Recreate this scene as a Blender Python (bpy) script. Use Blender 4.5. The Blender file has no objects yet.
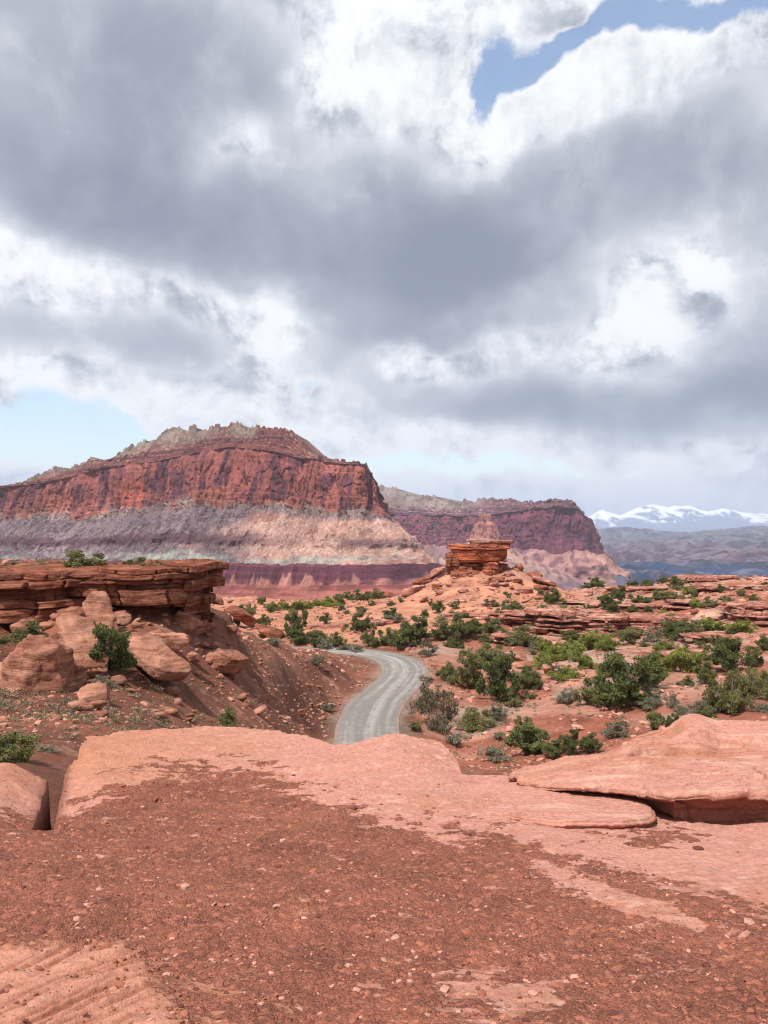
import bpy, bmesh, math, random
import numpy as np
from mathutils import Vector, Matrix

# ------------------------------------------------------------------ scene, camera, light
SC = bpy.context.scene
COL = SC.collection
F, CX, CY, HOR = 770.0, 384.0, 512.0, 530.0
PITCH = math.atan((HOR - CY) / F)
cam_d = bpy.data.cameras.new('camera')
cam = bpy.data.objects.new('camera', cam_d); COL.objects.link(cam)
cam.location = (0, 0, 0)
cam.rotation_euler = (math.pi / 2 + PITCH, 0, 0)
cam_d.sensor_fit = 'VERTICAL'; cam_d.sensor_height = 24.0
cam_d.lens = 24.0 * F / 1024.0
cam_d.clip_start = 0.05; cam_d.clip_end = 200000
SC.camera = cam
SC.view_settings.view_transform = 'Standard'
SC.view_settings.look = 'None'
SC.view_settings.exposure = 0.32
SC.view_settings.gamma = 1.0
SC.render.engine = 'CYCLES'
SC.cycles.use_denoising = True
SC.cycles.filter_width = 1.15
SC.cycles.pixel_filter_type = 'BLACKMAN_HARRIS'
SC.cycles.max_bounces = 5
SC.cycles.diffuse_bounces = 3
SC.cycles.volume_bounces = 1
SC.cycles.transparent_max_bounces = 4

SUN_EL, SUN_AZ = math.radians(58), math.radians(-142)      # azimuth from +Y (view direction), clockwise
sun_dir = Vector((math.cos(SUN_EL) * math.sin(SUN_AZ), math.cos(SUN_EL) * math.cos(SUN_AZ), math.sin(SUN_EL)))
ld = bpy.data.lights.new('sun', 'SUN'); ld.energy = 5.0; ld.angle = math.radians(1.2); ld.color = (1.0, .955, .89)
sun = bpy.data.objects.new('sun', ld); COL.objects.link(sun)
sun.rotation_euler = sun_dir.to_track_quat('Z', 'Y').to_euler()

def px_az(px): return math.atan((px - CX) / F)
def px_el(px, py):
    a = px_az(px)
    return math.atan((HOR - py) / F * math.cos(a))

def build_world():
    w = bpy.data.worlds.new('World'); SC.world = w; w.use_nodes = True
    nt = w.node_tree; N = nt.nodes; Lk = nt.links; N.clear()
    def node(t, **k):
        n = N.new(t)
        for a, b in k.items(): setattr(n, a, b)
        return n
    def setin(s, v):
        if hasattr(v, 'links') or isinstance(v, bpy.types.NodeSocket): Lk.new(v, s)
        else: s.default_value = v
    def math_(op, a, b=None, c=None, clamp=False):
        n = node('ShaderNodeMath', operation=op, use_clamp=clamp)
        setin(n.inputs[0], a)
        if b is not None: setin(n.inputs[1], b)
        if c is not None: setin(n.inputs[2], c)
        return n.outputs[0]
    def sstep(x, a, b, lo=0., hi=1.):
        n = node('ShaderNodeMapRange', interpolation_type='SMOOTHSTEP')
        setin(n.inputs[0], x); n.inputs[1].default_value = a; n.inputs[2].default_value = b
        n.inputs[3].default_value = lo; n.inputs[4].default_value = hi
        return n.outputs[0]
    tc = node('ShaderNodeTexCoord')
    sep = node('ShaderNodeSeparateXYZ'); Lk.new(tc.outputs['Generated'], sep.inputs[0])
    x, y, z = sep.outputs
    az = math_('ARCTAN2', x, y)
    el = math_('ARCSINE', math_('MINIMUM', math_('MAXIMUM', z, -1.), 1.))
    comb = node('ShaderNodeCombineXYZ'); setin(comb.inputs[0], az); setin(comb.inputs[1], el)
    AE = comb.outputs[0]
    # cloud-layer coordinates: direction projected on a level layer, so bases flatten towards the horizon
    zz = math_('ADD', math_('MAXIMUM', z, 0.), .16)
    c2 = node('ShaderNodeCombineXYZ'); setin(c2.inputs[0], math_('DIVIDE', x, zz)); setin(c2.inputs[1], math_('DIVIDE', y, zz))
    UV = c2.outputs[0]
    def noise(vec, scale, detail, rough, off=(0, 0, 0), dist=0.):
        m = node('ShaderNodeVectorMath', operation='ADD'); Lk.new(vec, m.inputs[0]); m.inputs[1].default_value = off
        n = node('ShaderNodeTexNoise'); n.noise_dimensions = '3D'
        Lk.new(m.outputs[0], n.inputs['Vector'])
        n.inputs['Scale'].default_value = scale; n.inputs['Detail'].default_value = detail
        n.inputs['Roughness'].default_value = rough; n.inputs['Distortion'].default_value = dist
        return n.outputs
    # domain warp
    wn = noise(AE, 4.5, 4, .5, (3.1, 1.7, 0))
    wv = node('ShaderNodeVectorMath', operation='SUBTRACT'); Lk.new(wn['Color'], wv.inputs[0]); wv.inputs[1].default_value = (.5, .5, .5)
    ws = node('ShaderNodeVectorMath', operation='SCALE'); Lk.new(wv.outputs[0], ws.inputs[0]); ws.inputs['Scale'].default_value = .17
    wa = node('ShaderNodeVectorMath', operation='ADD'); Lk.new(ws.outputs[0], wa.inputs[0]); Lk.new(AE, wa.inputs[1])
    AW = wa.outputs[0]
    def blob(px, py, sx, sy, amp, rot=0., vec=None):
        m = node('ShaderNodeMapping', vector_type='TEXTURE')
        Lk.new(vec or AW, m.inputs[0])
        m.inputs['Location'].default_value = (px_az(px), px_el(px, py), 0)
        m.inputs['Rotation'].default_value = (0, 0, math.radians(rot))
        m.inputs['Scale'].default_value = (sx / F, sy / F, 1)
        d = node('ShaderNodeVectorMath', operation='DOT_PRODUCT'); Lk.new(m.outputs[0], d.inputs[0]); Lk.new(m.outputs[0], d.inputs[1])
        e = math_('POWER', .45, d.outputs['Value'])
        return math_('MULTIPLY', e, amp)
    def total(bl, base):
        s = base
        for b in bl:
            s = math_('ADD', blob(*b), s)
        return s
    nb = noise(UV, .9, 8, .54, (11, 4, 0), .2)['Fac']
    nf = noise(AE, 9.0, 9, .62, (5, 2, 3), .25)['Fac']
    nl = noise(AE, 5.0, 6, .5, (2, 9, 3), .15)['Fac']
    nf2 = noise(AE, 22.0, 6, .6, (1, 8, 3), .1)['Fac']
    # the same field a little nearer the sun: its difference shades the cloud edges
    nfs = noise(AE, 9.0, 9, .62, (5 + .012, 2 + .022, 3), .25)['Fac']
    # thickness of the cloud (dark where thick)
    T = total(THICK, .30)
    T = math_('ADD', T, math_('MULTIPLY', math_('SUBTRACT', nb, .5), 1.35))
    T = math_('ADD', T, math_('MULTIPLY', math_('SUBTRACT', nl, .5), 1.25))
    thin = sstep(T, .45, .12)
    T = math_('ADD', T, math_('MULTIPLY', math_('MULTIPLY', math_('SUBTRACT', nf, .5), 1.1), thin))
    # gaps of blue
    G = total(GAPS, -.35)
    G = math_('ADD', G, math_('MULTIPLY', math_('SUBTRACT', nf, .5), -2.3))
    # rounded heads: creases where the fields cross their middle value
    def puff(f, k): return math_('SUBTRACT', .30, math_('MULTIPLY', math_('ABSOLUTE', math_('SUBTRACT', f, .5)), k))
    bil = math_('ADD', math_('MULTIPLY', puff(nf, 4.), .65), math_('MULTIPLY', puff(nf2, 4.), .35))
    T = math_('ADD', T, math_('MULTIPLY', math_('MULTIPLY', bil, .62), math_('ADD', thin, .15)))
    G = math_('ADD', G, math_('MULTIPLY', math_('SUBTRACT', nf2, .5), -.5))
    G = math_('ADD', G, math_('MULTIPLY', bil, .45))
    cover = sstep(G, .02, .42, 1., .10)
    rim = sstep(G, -.35, .08, 0., 1.)
    edge = math_('MULTIPLY', math_('MULTIPLY', math_('SUBTRACT', nf, nfs), 3.0), thin)
    T = math_('SUBTRACT', T, math_('MULTIPLY', rim, .22))
    T = math_('ADD', T, edge)
    T = sstep(T, -.62, 1.42)
    ramp = node('ShaderNodeValToRGB'); Lk.new(T, ramp.inputs[0])
    el_ = ramp.color_ramp.elements
    stops = [(0.0, (.83, .835, .845)), (.14, (.79, .80, .815)), (.30, (.69, .71, .74)), (.44, (.59, .62, .665)), (.58, (.43, .465, .52)), (.76, (.30, .335, .40)), (1.0, (.19, .215, .285))]
    el_[0].position = 0; el_[0].color = (*stops[0][1], 1); el_[1].position = 1; el_[1].color = (*stops[-1][1], 1)
    for p, c in stops[1:-1]:
        e = el_.new(p); e.color = (*c, 1)
    sky = node('ShaderNodeTexSky'); sky.sky_type = 'NISHITA'; sky.sun_disc = False
    sky.sun_elevation = SUN_EL; sky.sun_rotation = SUN_AZ; sky.altitude = 600; sky.air_density = 1.35; sky.dust_density = .5; sky.ozone_density = 2.2
    b1 = node('ShaderNodeBackground'); Lk.new(sky.outputs[0], b1.inputs[0]); b1.inputs[1].default_value = .15; b1.name = 'clear_sky'
    b2 = node('ShaderNodeBackground'); Lk.new(ramp.outputs[0], b2.inputs[0]); b2.inputs[1].default_value = 1.0
    mx = node('ShaderNodeMixShader'); Lk.new(cover, mx.inputs[0]); Lk.new(b1.outputs[0], mx.inputs[1]); Lk.new(b2.outputs[0], mx.inputs[2])
    out = node('ShaderNodeOutputWorld'); Lk.new(mx.outputs[0], out.inputs[0])
# (px, py, half width, half height, amount, tilt)
THICK = [
    (120, 60, 230, 110, .30, 0), (60, 190, 200, 50, .34, -6), (300, 250, 230, 45, .36, -10), (230, 60, 90, 60, .12, 0),
    (430, 190, 90, 80, .50, -20), (620, 190, 130, 75, .55, 15), (520, 270, 150, 55, .45, -5), (120, 330, 150, 26, .30, 0),
    (600, 398, 240, 24, .80, -3), (740, 300, 60, 60, .40, 20), (400, 330, 120, 26, .25, 0), (740, 190, 70, 60, .35, 0), (560, 360, 200, 20, .2, 0),
    (235, 150, 42, 32, -.62, 30), (370, 70, 70, 85, -.75, 20), (480, 140, 70, 50, -.42, 25), (600, 90, 140, 36, -.62, 15),
    (110, 280, 140, 24, -.60, -4), (30, 238, 70, 20, -.45, 0), (640, 300, 120, 52, -.80, 28), (560, 335, 60, 22, -.30, 0), (425, 362, 50, 15, -.95, 0), (255, 320, 46, 28, -.55, 0), (500, 300, 60, 14, -.35, 10),
    (150, 385, 220, 16, -.42, 0), (760, 110, 40, 40, -.35, 0), (330, 430, 200, 16, -.35, -3), (620, 462, 320, 16, -.55, 0), (560, 498, 320, 22, -.45, 0)]
GAPS = [
    (486, 76, 22, 40, .9, -12), (555, 42, 80, 12, .78, 14), (690, 10, 130, 15, .85, 4), (445, 30, 20, 14, .25, 0),
    (40, 436, 150, 26, .85, 0), (450, 466, 120, 15, .75, 0), (300, 385, 30, 8, .45, 0), (410, 420, 40, 12, .38, -10), (170, 352, 12, 7, .35, 0),
    (-60, 440, 120, 30, .6, 0), (640, 455, 120, 6, .22, 0)]
build_world()

# ------------------------------------------------------------------ numbers: pixels to points, noise
CP, SP = math.cos(PITCH), math.sin(PITCH)
def P(px, py, D):
    """the world point at forward distance D seen at this pixel"""
    cx, cu = (px - CX) / F, -(py - CY) / F
    Y = CP - cu * SP; Z = SP + cu * CP
    return np.array([cx / Y * D, D, Z / Y * D])
def project(x, y, z):
    f = y * CP + z * SP; u = -y * SP + z * CP
    f = np.maximum(f, 1e-3)
    return CX + F * x / f, CY - F * u / f
def S(r, g, b, k=1.45):
    """albedo of a surface seen at this sRGB value in the photograph's light"""
    o = []
    for c in (r, g, b):
        c /= 255.; o.append((c / 12.92 if c < .04045 else ((c + .055) / 1.055) ** 2.4) / k)
    return np.array(o)

def _h(ix, iy, iz, seed):
    n = (ix.astype(np.uint32) * np.uint32(374761393) + iy.astype(np.uint32) * np.uint32(668265263)
         + iz.astype(np.uint32) * np.uint32(2147483647) + np.uint32((seed * 1274126177 + 12345) & 0xffffffff))
    n = (n ^ (n >> np.uint32(13))) * np.uint32(1274126177)
    n = (n ^ (n >> np.uint32(16))) * np.uint32(2246822519)
    n = n ^ (n >> np.uint32(15))
    return n.astype(np.float32) * np.float32(1 / 4294967295.)
def vn2(x, y, seed=0):
    xi = np.floor(x); yi = np.floor(y); fx = x - xi; fy = y - yi
    xi = xi.astype(np.int64); yi = yi.astype(np.int64); z0 = np.zeros_like(xi)
    fx = fx * fx * fx * (fx * (fx * 6 - 15) + 10); fy = fy * fy * fy * (fy * (fy * 6 - 15) + 10)
    a = _h(xi, yi, z0, seed); b = _h(xi + 1, yi, z0, seed); c = _h(xi, yi + 1, z0, seed); d = _h(xi + 1, yi + 1, z0, seed)
    return (a + (b - a) * fx + (c - a) * fy + (a - b - c + d) * fx * fy) * 2 - 1
def fbm2(x, y, seed=0, oct=5, g=.5, ridged=False):
    s = 0.; a = 1.; t = 0.
    for o in range(oct):
        n = vn2(x, y, seed + o * 17)
        if ridged: n = 1 - 2 * np.abs(n)
        s = s + a * n; t += a; a *= g
        x, y = (x * 1.62 - y * 1.21) + 7.3, (x * 1.21 + y * 1.62) + 3.1
    return s / t
def vn3(x, y, z, seed=0):
    xi = np.floor(x); yi = np.floor(y); zi = np.floor(z); fx = x - xi; fy = y - yi; fz = z - zi
    xi = xi.astype(np.int64); yi = yi.astype(np.int64); zi = zi.astype(np.int64)
    fx = fx * fx * (3 - 2 * fx); fy = fy * fy * (3 - 2 * fy); fz = fz * fz * (3 - 2 * fz)
    r = 0.
    for dx in (0, 1):
        for dy in (0, 1):
            for dz in (0, 1):
                w = (fx if dx else 1 - fx) * (fy if dy else 1 - fy) * (fz if dz else 1 - fz)
                r = r + w * _h(xi + dx, yi + dy, zi + dz, seed)
    return r * 2 - 1
def fbm3(x, y, z, seed=0, oct=4, g=.5):
    s = 0.; a = 1.; t = 0.
    for o in range(oct):
        s = s + a * vn3(x, y, z, seed + o * 31); t += a; a *= g
        x, y, z = x * 2.03 + 5.1, y * 2.01 + 1.7, z * 2.05 + 9.2
    return s / t
def worley(x, y, seed=0):
    """distance to the border between cells, and a random value of the cell"""
    xi = np.floor(x).astype(np.int64); yi = np.floor(y).astype(np.int64)
    d1 = np.full(x.shape, 9.); d2 = np.full(x.shape, 9.); cid = np.zeros(x.shape)
    for dx in (-1, 0, 1):
        for dy in (-1, 0, 1):
            cx = xi + dx; cy = yi + dy; z0 = np.zeros_like(cx)
            d = np.hypot(cx + _h(cx, cy, z0, seed) - x, cy + _h(cx, cy, z0, seed + 5) - y)
            hid = _h(cx, cy, z0, seed + 9)
            near = d < d1
            d2 = np.where(near, d1, np.minimum(d2, d)); cid = np.where(near, hid, cid); d1 = np.where(near, d, d1)
    return d2 - d1, cid
def smooth(x, a, b):
    t = np.clip((x - a) / (b - a), 0, 1); return t * t * (3 - 2 * t)
def mixc(c, d, t):
    t = np.asarray(t)[..., None]; return c * (1 - t) + d * t

# ------------------------------------------------------------------ meshes
def mesh_obj(name, verts, faces, mat, parent=None, col=None, smoothsh=True, attrs=None):
    verts = np.asarray(verts, np.float32).reshape(-1, 3)
    faces = np.asarray(faces, np.int32)
    k = faces.shape[1]
    me = bpy.data.meshes.new(name)
    me.vertices.add(len(verts)); me.vertices.foreach_set('co', verts.ravel())
    me.loops.add(faces.size); me.loops.foreach_set('vertex_index', faces.ravel())
    me.polygons.add(len(faces)); me.polygons.foreach_set('loop_start', np.arange(len(faces), dtype=np.int32) * k)
    try: me.polygons.foreach_set('loop_total', np.full(len(faces), k, np.int32))
    except Exception: pass
    me.polygons.foreach_set('use_smooth', np.full(len(faces), smoothsh))
    if col is not None:
        a = me.attributes.new('Col', 'FLOAT_COLOR', 'POINT')
        c = np.ones((len(verts), 4), np.float32); c[:, :3] = np.asarray(col).reshape(-1, 3); a.data.foreach_set('color', c.ravel())
    for nme, arr in (attrs or {}).items():
        a = me.attributes.new(nme, 'FLOAT', 'POINT'); a.data.foreach_set('value', np.asarray(arr, np.float32).ravel())
    me.update(calc_edges=True); me.validate()
    me.materials.append(mat)
    o = bpy.data.objects.new(name, me); COL.objects.link(o)
    if parent: o.parent = parent
    return o
def grid_faces(nr, nc, wrap=False):
    i = np.arange(nr - 1)[:, None]; j = np.arange(nc if wrap else nc - 1)[None, :]
    j2 = (j + 1) % nc
    return np.stack([i * nc + j, i * nc + j2, (i + 1) * nc + j2, (i + 1) * nc + j], -1).reshape(-1, 4)
def thing(o, label, cat, group=None):
    o['label'] = label; o['category'] = cat
    if group: o['group'] = group
    return o
def struct(o, label=None, cat=None, kind='structure'):
    o['kind'] = kind
    if label: o['label'] = label
    if cat: o['category'] = cat
    return o
def empty(name, loc=(0, 0, 0)):
    o = bpy.data.objects.new(name, None); COL.objects.link(o); o.location = loc; o.empty_display_size = .2; return o

# ------------------------------------------------------------------ materials
def new_mat(name):
    m = bpy.data.materials.new(name); m.use_nodes = True; nt = m.node_tree; nt.nodes.clear(); return m, nt
def rock_mat(name, colors=None, bands=0., scale=1., bump=.5, bump_d=.02, rough=.92, fine=1., var=.35, crack=0.):
    """rock or soil: colours from the 'Col' attribute, or from level strata when colours are given"""
    m, nt = new_mat(name); N = nt.nodes; L = nt.links
    out = N.new('ShaderNodeOutputMaterial'); bs = N.new('ShaderNodeBsdfPrincipled'); L.new(bs.outputs[0], out.inputs[0])
    bs.inputs['Roughness'].default_value = rough; bs.inputs['Specular IOR Level'].default_value = .18
    geo = N.new('ShaderNodeNewGeometry'); pos = geo.outputs['Position']
    def noise(sc, det=6, ro=.6, vec=None, dist=0.):
        n = N.new('ShaderNodeTexNoise'); L.new(vec or pos, n.inputs['Vector']); n.inputs['Scale'].default_value = sc
        n.inputs['Detail'].default_value = det; n.inputs['Roughness'].default_value = ro; n.inputs['Distortion'].default_value = dist; return n.outputs['Fac']
    def mr(s, a, b, c, d):
        n = N.new('ShaderNodeMapRange'); L.new(s, n.inputs[0]); n.inputs[1].default_value = a; n.inputs[2].default_value = b; n.inputs[3].default_value = c; n.inputs[4].default_value = d; return n.outputs[0]
    def mth(op, a, b):
        n = N.new('ShaderNodeMath'); n.operation = op
        for i, v in enumerate((a, b)):
            if isinstance(v, (int, float)): n.inputs[i].default_value = v
            else: L.new(v, n.inputs[i])
        return n.outputs[0]
    mp = N.new('ShaderNodeMapping'); L.new(pos, mp.inputs[0]); mp.inputs['Scale'].default_value = (.22, .22, 2.2)
    mp.inputs['Rotation'].default_value = (.03, .05, 0)
    strat = noise(1.3 / scale, 5, .65, mp.outputs[0], .3)
    if colors is None:
        at = N.new('ShaderNodeAttribute'); at.attribute_name = 'Col'; base = at.outputs['Color']
    else:
        rp = N.new('ShaderNodeValToRGB'); L.new(mr(strat, .28, .72, 0, 1), rp.inputs[0]); cr = rp.color_ramp
        n = len(colors)
        for i, c in enumerate(colors):
            e = cr.elements[i] if i < 2 else cr.elements.new(i / (n - 1))
            e.position = i / (n - 1)
        for i, c in enumerate(colors): cr.elements[i].color = (*c, 1)
        base = rp.outputs[0]
    n1 = noise(.9 / scale, 7, .62); n2 = noise(9. / scale * fine, 6, .7); n3 = noise(60. / scale * fine, 3, .6)
    v = mth('ADD', mr(n1, .3, .7, 1 - var, 1 + var), mr(n2, .3, .7, -var * .7, var * .7))
    v = mth('ADD', v, mr(n3, .3, .7, -var * .5, var * .5))
    mul = N.new('ShaderNodeVectorMath'); mul.operation = 'SCALE'; L.new(base, mul.inputs[0]); L.new(v, mul.inputs['Scale'])
    L.new(mul.outputs[0], bs.inputs['Base Color'])
    hgt = mth('ADD', mth('MULTIPLY', n1, .8), mth('MULTIPLY', n2, .55))
    hgt = mth('ADD', hgt, mth('MULTIPLY', n3, .18))
    if bands: hgt = mth('ADD', hgt, mth('MULTIPLY', strat, bands))
    if crack:
        vo = N.new('ShaderNodeTexVoronoi'); vo.feature = 'DISTANCE_TO_EDGE'; L.new(pos, vo.inputs['Vector']); vo.inputs['Scale'].default_value = 1.6 / scale
        hgt = mth('ADD', hgt, mth('MULTIPLY', mth('MINIMUM', vo.outputs['Distance'], .06), crack * 10))
    bp = N.new('ShaderNodeBump'); bp.inputs['Strength'].default_value = bump; bp.inputs['Distance'].default_value = bump_d * scale
    L.new(hgt, bp.inputs['Height']); L.new(bp.outputs[0], bs.inputs['Normal'])
    return m
def leaf_mat(name, c1, c2, rough=.7, trans=.25):
    m, nt = new_mat(name); N = nt.nodes; L = nt.links
    out = N.new('ShaderNodeOutputMaterial'); bs = N.new('ShaderNodeBsdfPrincipled')
    bs.inputs['Roughness'].default_value = rough; bs.inputs['Specular IOR Level'].default_value = .2
    at = N.new('ShaderNodeAttribute'); at.attribute_name = 'tone'
    oi = N.new('ShaderNodeObjectInfo')
    ad = N.new('ShaderNodeMath'); ad.operation = 'MULTIPLY_ADD'; L.new(oi.outputs['Random'], ad.inputs[0]); ad.inputs[1].default_value = .4; L.new(at.outputs['Fac'], ad.inputs[2])
    mx = N.new('ShaderNodeMix'); mx.data_type = 'RGBA'; L.new(ad.outputs[0], mx.inputs[0]); mx.inputs[6].default_value = (*c1, 1); mx.inputs[7].default_value = (*c2, 1)
    L.new(mx.outputs[2], bs.inputs['Base Color'])
    tr = N.new('ShaderNodeBsdfTranslucent'); L.new(mx.outputs[2], tr.inputs[0])
    ms = N.new('ShaderNodeMixShader'); ms.inputs[0].default_value = trans; L.new(bs.outputs[0], ms.inputs[1]); L.new(tr.outputs[0], ms.inputs[2]); L.new(ms.outputs[0], out.inputs[0])
    return m

def ground_mat(name):
    m, nt = new_mat(name); N = nt.nodes; L = nt.links
    out = N.new('ShaderNodeOutputMaterial'); bs = N.new('ShaderNodeBsdfPrincipled'); L.new(bs.outputs[0], out.inputs[0])
    bs.inputs['Roughness'].default_value = .93; bs.inputs['Specular IOR Level'].default_value = .18
    pos = N.new('ShaderNodeNewGeometry').outputs['Position']
    def noise(sc, det=5, ro=.6, dist=0., vec=None):
        n = N.new('ShaderNodeTexNoise'); L.new(vec or pos, n.inputs['Vector']); n.inputs['Scale'].default_value = sc
        n.inputs['Detail'].default_value = det; n.inputs['Roughness'].default_value = ro; n.inputs['Distortion'].default_value = dist; return n.outputs['Fac']
    def mr(s, a, b, c, d, sm=False):
        n = N.new('ShaderNodeMapRange'); L.new(s, n.inputs[0])
        if sm: n.interpolation_type = 'SMOOTHSTEP'
        for i, v in enumerate((a, b, c, d)): n.inputs[i + 1].default_value = v
        return n.outputs[0]
    def mth(op, a, b):
        n = N.new('ShaderNodeMath'); n.operation = op
        for i, v in enumerate((a, b)):
            if isinstance(v, (int, float)): n.inputs[i].default_value = v
            else: L.new(v, n.inputs[i])
        return n.outputs[0]
    def vor(sc, feat='F1'):
        n = N.new('ShaderNodeTexVoronoi'); n.feature = feat; L.new(pos, n.inputs['Vector']); n.inputs['Scale'].default_value = sc; return n
    def mix(f, a, b):
        n = N.new('ShaderNodeMix'); n.data_type = 'RGBA'; L.new(f, n.inputs[0])
        for i, v in ((6, a), (7, b)):
            if isinstance(v, tuple): n.inputs[i].default_value = v
            else: L.new(v, n.inputs[i])
        return n.outputs[2]
    at = N.new('ShaderNodeAttribute'); at.attribute_name = 'Col'; ag = N.new('ShaderNodeAttribute'); ag.attribute_name = 'grav'
    mp = N.new('ShaderNodeMapping'); L.new(pos, mp.inputs[0]); mp.inputs['Scale'].default_value = (1, 2.2, 2)
    e1 = noise(9, 7, .72, .4, mp.outputs[0]); 
    g = mr(mth('ADD', ag.outputs['Fac'], mth('MULTIPLY', mth('SUBTRACT', e1, .5), 2.6)), .38, .60, 0, 1, True)
    mp2 = N.new('ShaderNodeMapping'); L.new(pos, mp2.inputs[0]); mp2.inputs['Scale'].default_value = (1, 2.0, 2); mp2.inputs['Rotation'].default_value = (0, 0, .25)
    g = mth('MULTIPLY', g, mr(noise(3.4, 9, .74, .3, mp2.outputs[0]), .575, .625, 1, .12, True))
    v1 = vor(105); v2 = vor(280); v3 = vor(34)
    def rnd(v):
        q = N.new('ShaderNodeSeparateColor'); L.new(v.outputs['Color'], q.inputs[0]); return q.outputs[0]
    r1, r2, r3 = rnd(v1), rnd(v2), rnd(v3)
    vv = mth('ADD', mr(r1, 0, 1, -.28, .28), mr(r2, 0, 1, -.34, .34)); vv = mth('ADD', vv, mr(mth('POWER', r3, 9.), 0, 1, -.03, .8)); vv = mth('ADD', vv, mr(noise(2.2, 6, .6), .3, .7, .78, 1.25))
    gs = N.new('ShaderNodeVectorMath'); gs.operation = 'SCALE'; L.new(mix(mr(noise(5, 5, .6), .35, .65, 0, 1), (*C_GRAV, 1), (*S(166, 104, 82), 1)), gs.inputs[0]); L.new(vv, gs.inputs['Scale'])
    rv = mth('ADD', mr(noise(26, 8, .75), .3, .7, .72, 1.26), mr(noise(160, 3, .6), .3, .7, -.16, .16)); pit = mr(vor(38).outputs['Distance'], .0, .28, .55, 1)
    rv = mth('MULTIPLY', rv, mth('MAXIMUM', pit, mr(noise(7, 4), .42, .55, 0, 1)))
    rs_ = N.new('ShaderNodeVectorMath'); rs_.operation = 'SCALE'; L.new(at.outputs['Color'], rs_.inputs[0]); L.new(rv, rs_.inputs['Scale'])
    L.new(mix(g, rs_.outputs[0], gs.outputs[0]), bs.inputs['Base Color'])
    hg = mth('ADD', mth('MULTIPLY', mth('SUBTRACT', 1., v1.outputs['Distance']), .9), mth('MULTIPLY', mth('SUBTRACT', 1., v2.outputs['Distance']), .45)); hg = mth('ADD', hg, mth('MULTIPLY', mth('SUBTRACT', 1., v3.outputs['Distance']), mth('MULTIPLY', r3, 1.3)))
    hr = mth('ADD', mth('MULTIPLY', noise(14, 8, .7, .3), 2.2), mth('MULTIPLY', pit, .6))
    hm = N.new('ShaderNodeMix'); L.new(g, hm.inputs[0]); L.new(hr, hm.inputs[2]); L.new(hg, hm.inputs[3])
    hh = mth('ADD', hm.outputs[0], mth('MULTIPLY', g, .5))
    bp = N.new('ShaderNodeBump'); bp.inputs['Strength'].default_value = 1.; bp.inputs['Distance'].default_value = .010
    L.new(hh, bp.inputs['Height']); L.new(bp.outputs[0], bs.inputs['Normal'])
    return m
C_GRAV = S(152, 94, 77)
M_ground = ground_mat('ground_near')
M_valley = rock_mat('ground_valley', scale=4., bump=1., bump_d=.07, var=.42, fine=2.5)
M_mesa = rock_mat('mesa_rock', scale=60., bump=1., bump_d=.12, var=.42, fine=2.2)
M_far = rock_mat('far_rock', scale=260., bump=1., bump_d=.16, var=.35, fine=2.)
M_slab = rock_mat('pale_sandstone', colors=[S(203, 143, 124), S(216, 164, 148), S(190, 128, 106), S(220, 172, 154)], scale=.4, bands=.9, bump=1., bump_d=.14, var=.26)
M_cliff = rock_mat('red_sandstone', colors=[S(120, 66, 52), S(172, 106, 82), S(132, 74, 56), S(190, 128, 100), S(105, 58, 48)], scale=1.0, bands=1.8, bump=1., bump_d=.16, var=.42)
M_fallen = rock_mat('fallen_sandstone', colors=[S(176, 118, 92), S(198, 142, 118), S(150, 94, 74), S(206, 156, 132)], scale=.8, bands=1.2, bump=1., bump_d=.12, var=.38)
M_ledge = rock_mat('ledge_sandstone', colors=[S(165, 100, 82), S(208, 152, 132), S(150, 82, 66), S(216, 168, 148), S(138, 74, 60)], scale=1.6, bands=1.8, bump=1., bump_d=.12, var=.36)
M_orange = rock_mat('orange_caprock', colors=[S(158, 80, 56), S(208, 124, 88), S(122, 62, 48), S(196, 112, 82)], scale=2.2, bands=1.5, bump=.8, bump_d=.06, var=.3)
M_stone = rock_mat('loose_stone', colors=[S(180, 112, 92), S(215, 160, 142), S(150, 84, 66)], scale=.5, bump=.6, bump_d=.03, var=.35)
M_chip = rock_mat('gravel_chips', scale=.1, bump=.5, bump_d=.03, var=.2)
M_road = rock_mat('road_gravel', scale=.8, bump=.5, bump_d=.03, var=.14)
M_bark = rock_mat('bark', colors=[(.10, .075, .06), (.2, .16, .135), (.07, .05, .04)], scale=.3, bump=.8, bump_d=.05)
LEAF = {
    'dark': leaf_mat('juniper_leaf', (.045, .058, .018), (.165, .18, .062)),
    'olive': leaf_mat('olive_leaf', (.075, .078, .028), (.23, .22, .085)),
    'bright': leaf_mat('bright_leaf', (.085, .10, .018), (.30, .32, .075)),
    'grey': leaf_mat('sage_leaf', (.12, .11, .07), (.27, .245, .165)),
    'dry': leaf_mat('dry_leaf', (.06, .055, .03), (.15, .13, .075))}

# ------------------------------------------------------------------ ground heights
def rbf_fit(pts, smoothing=0.0):
    """height/distance over (bearing, log distance) through control points seen in the photograph"""
    A = np.array([[math.atan2(p[0], p[1]) * 3.2, math.log(math.hypot(p[0], p[1]))] for p in pts])
    v = np.array([p[2] / math.hypot(p[0], p[1]) for p in pts])
    n = len(pts)
    d = np.hypot(A[:, None, 0] - A[None, :, 0], A[:, None, 1] - A[None, :, 1])
    K = np.zeros((n + 3, n + 3)); K[:n, :n] = d + np.eye(n) * smoothing
    K[:n, n] = 1; K[:n, n + 1:] = A; K[n, :n] = 1; K[n + 1:, :n] = A.T
    w = np.linalg.solve(K, np.concatenate([v, [0, 0, 0]]))
    return A, w
def rbf_eval(fit, az, lr):
    A, w = fit; az = az * 3.2
    s = w[-3] + w[-2] * az + w[-1] * lr
    for i in range(len(A)):
        s = s + w[i] * np.hypot(az - A[i, 0], lr - A[i, 1])
    return s
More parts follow.
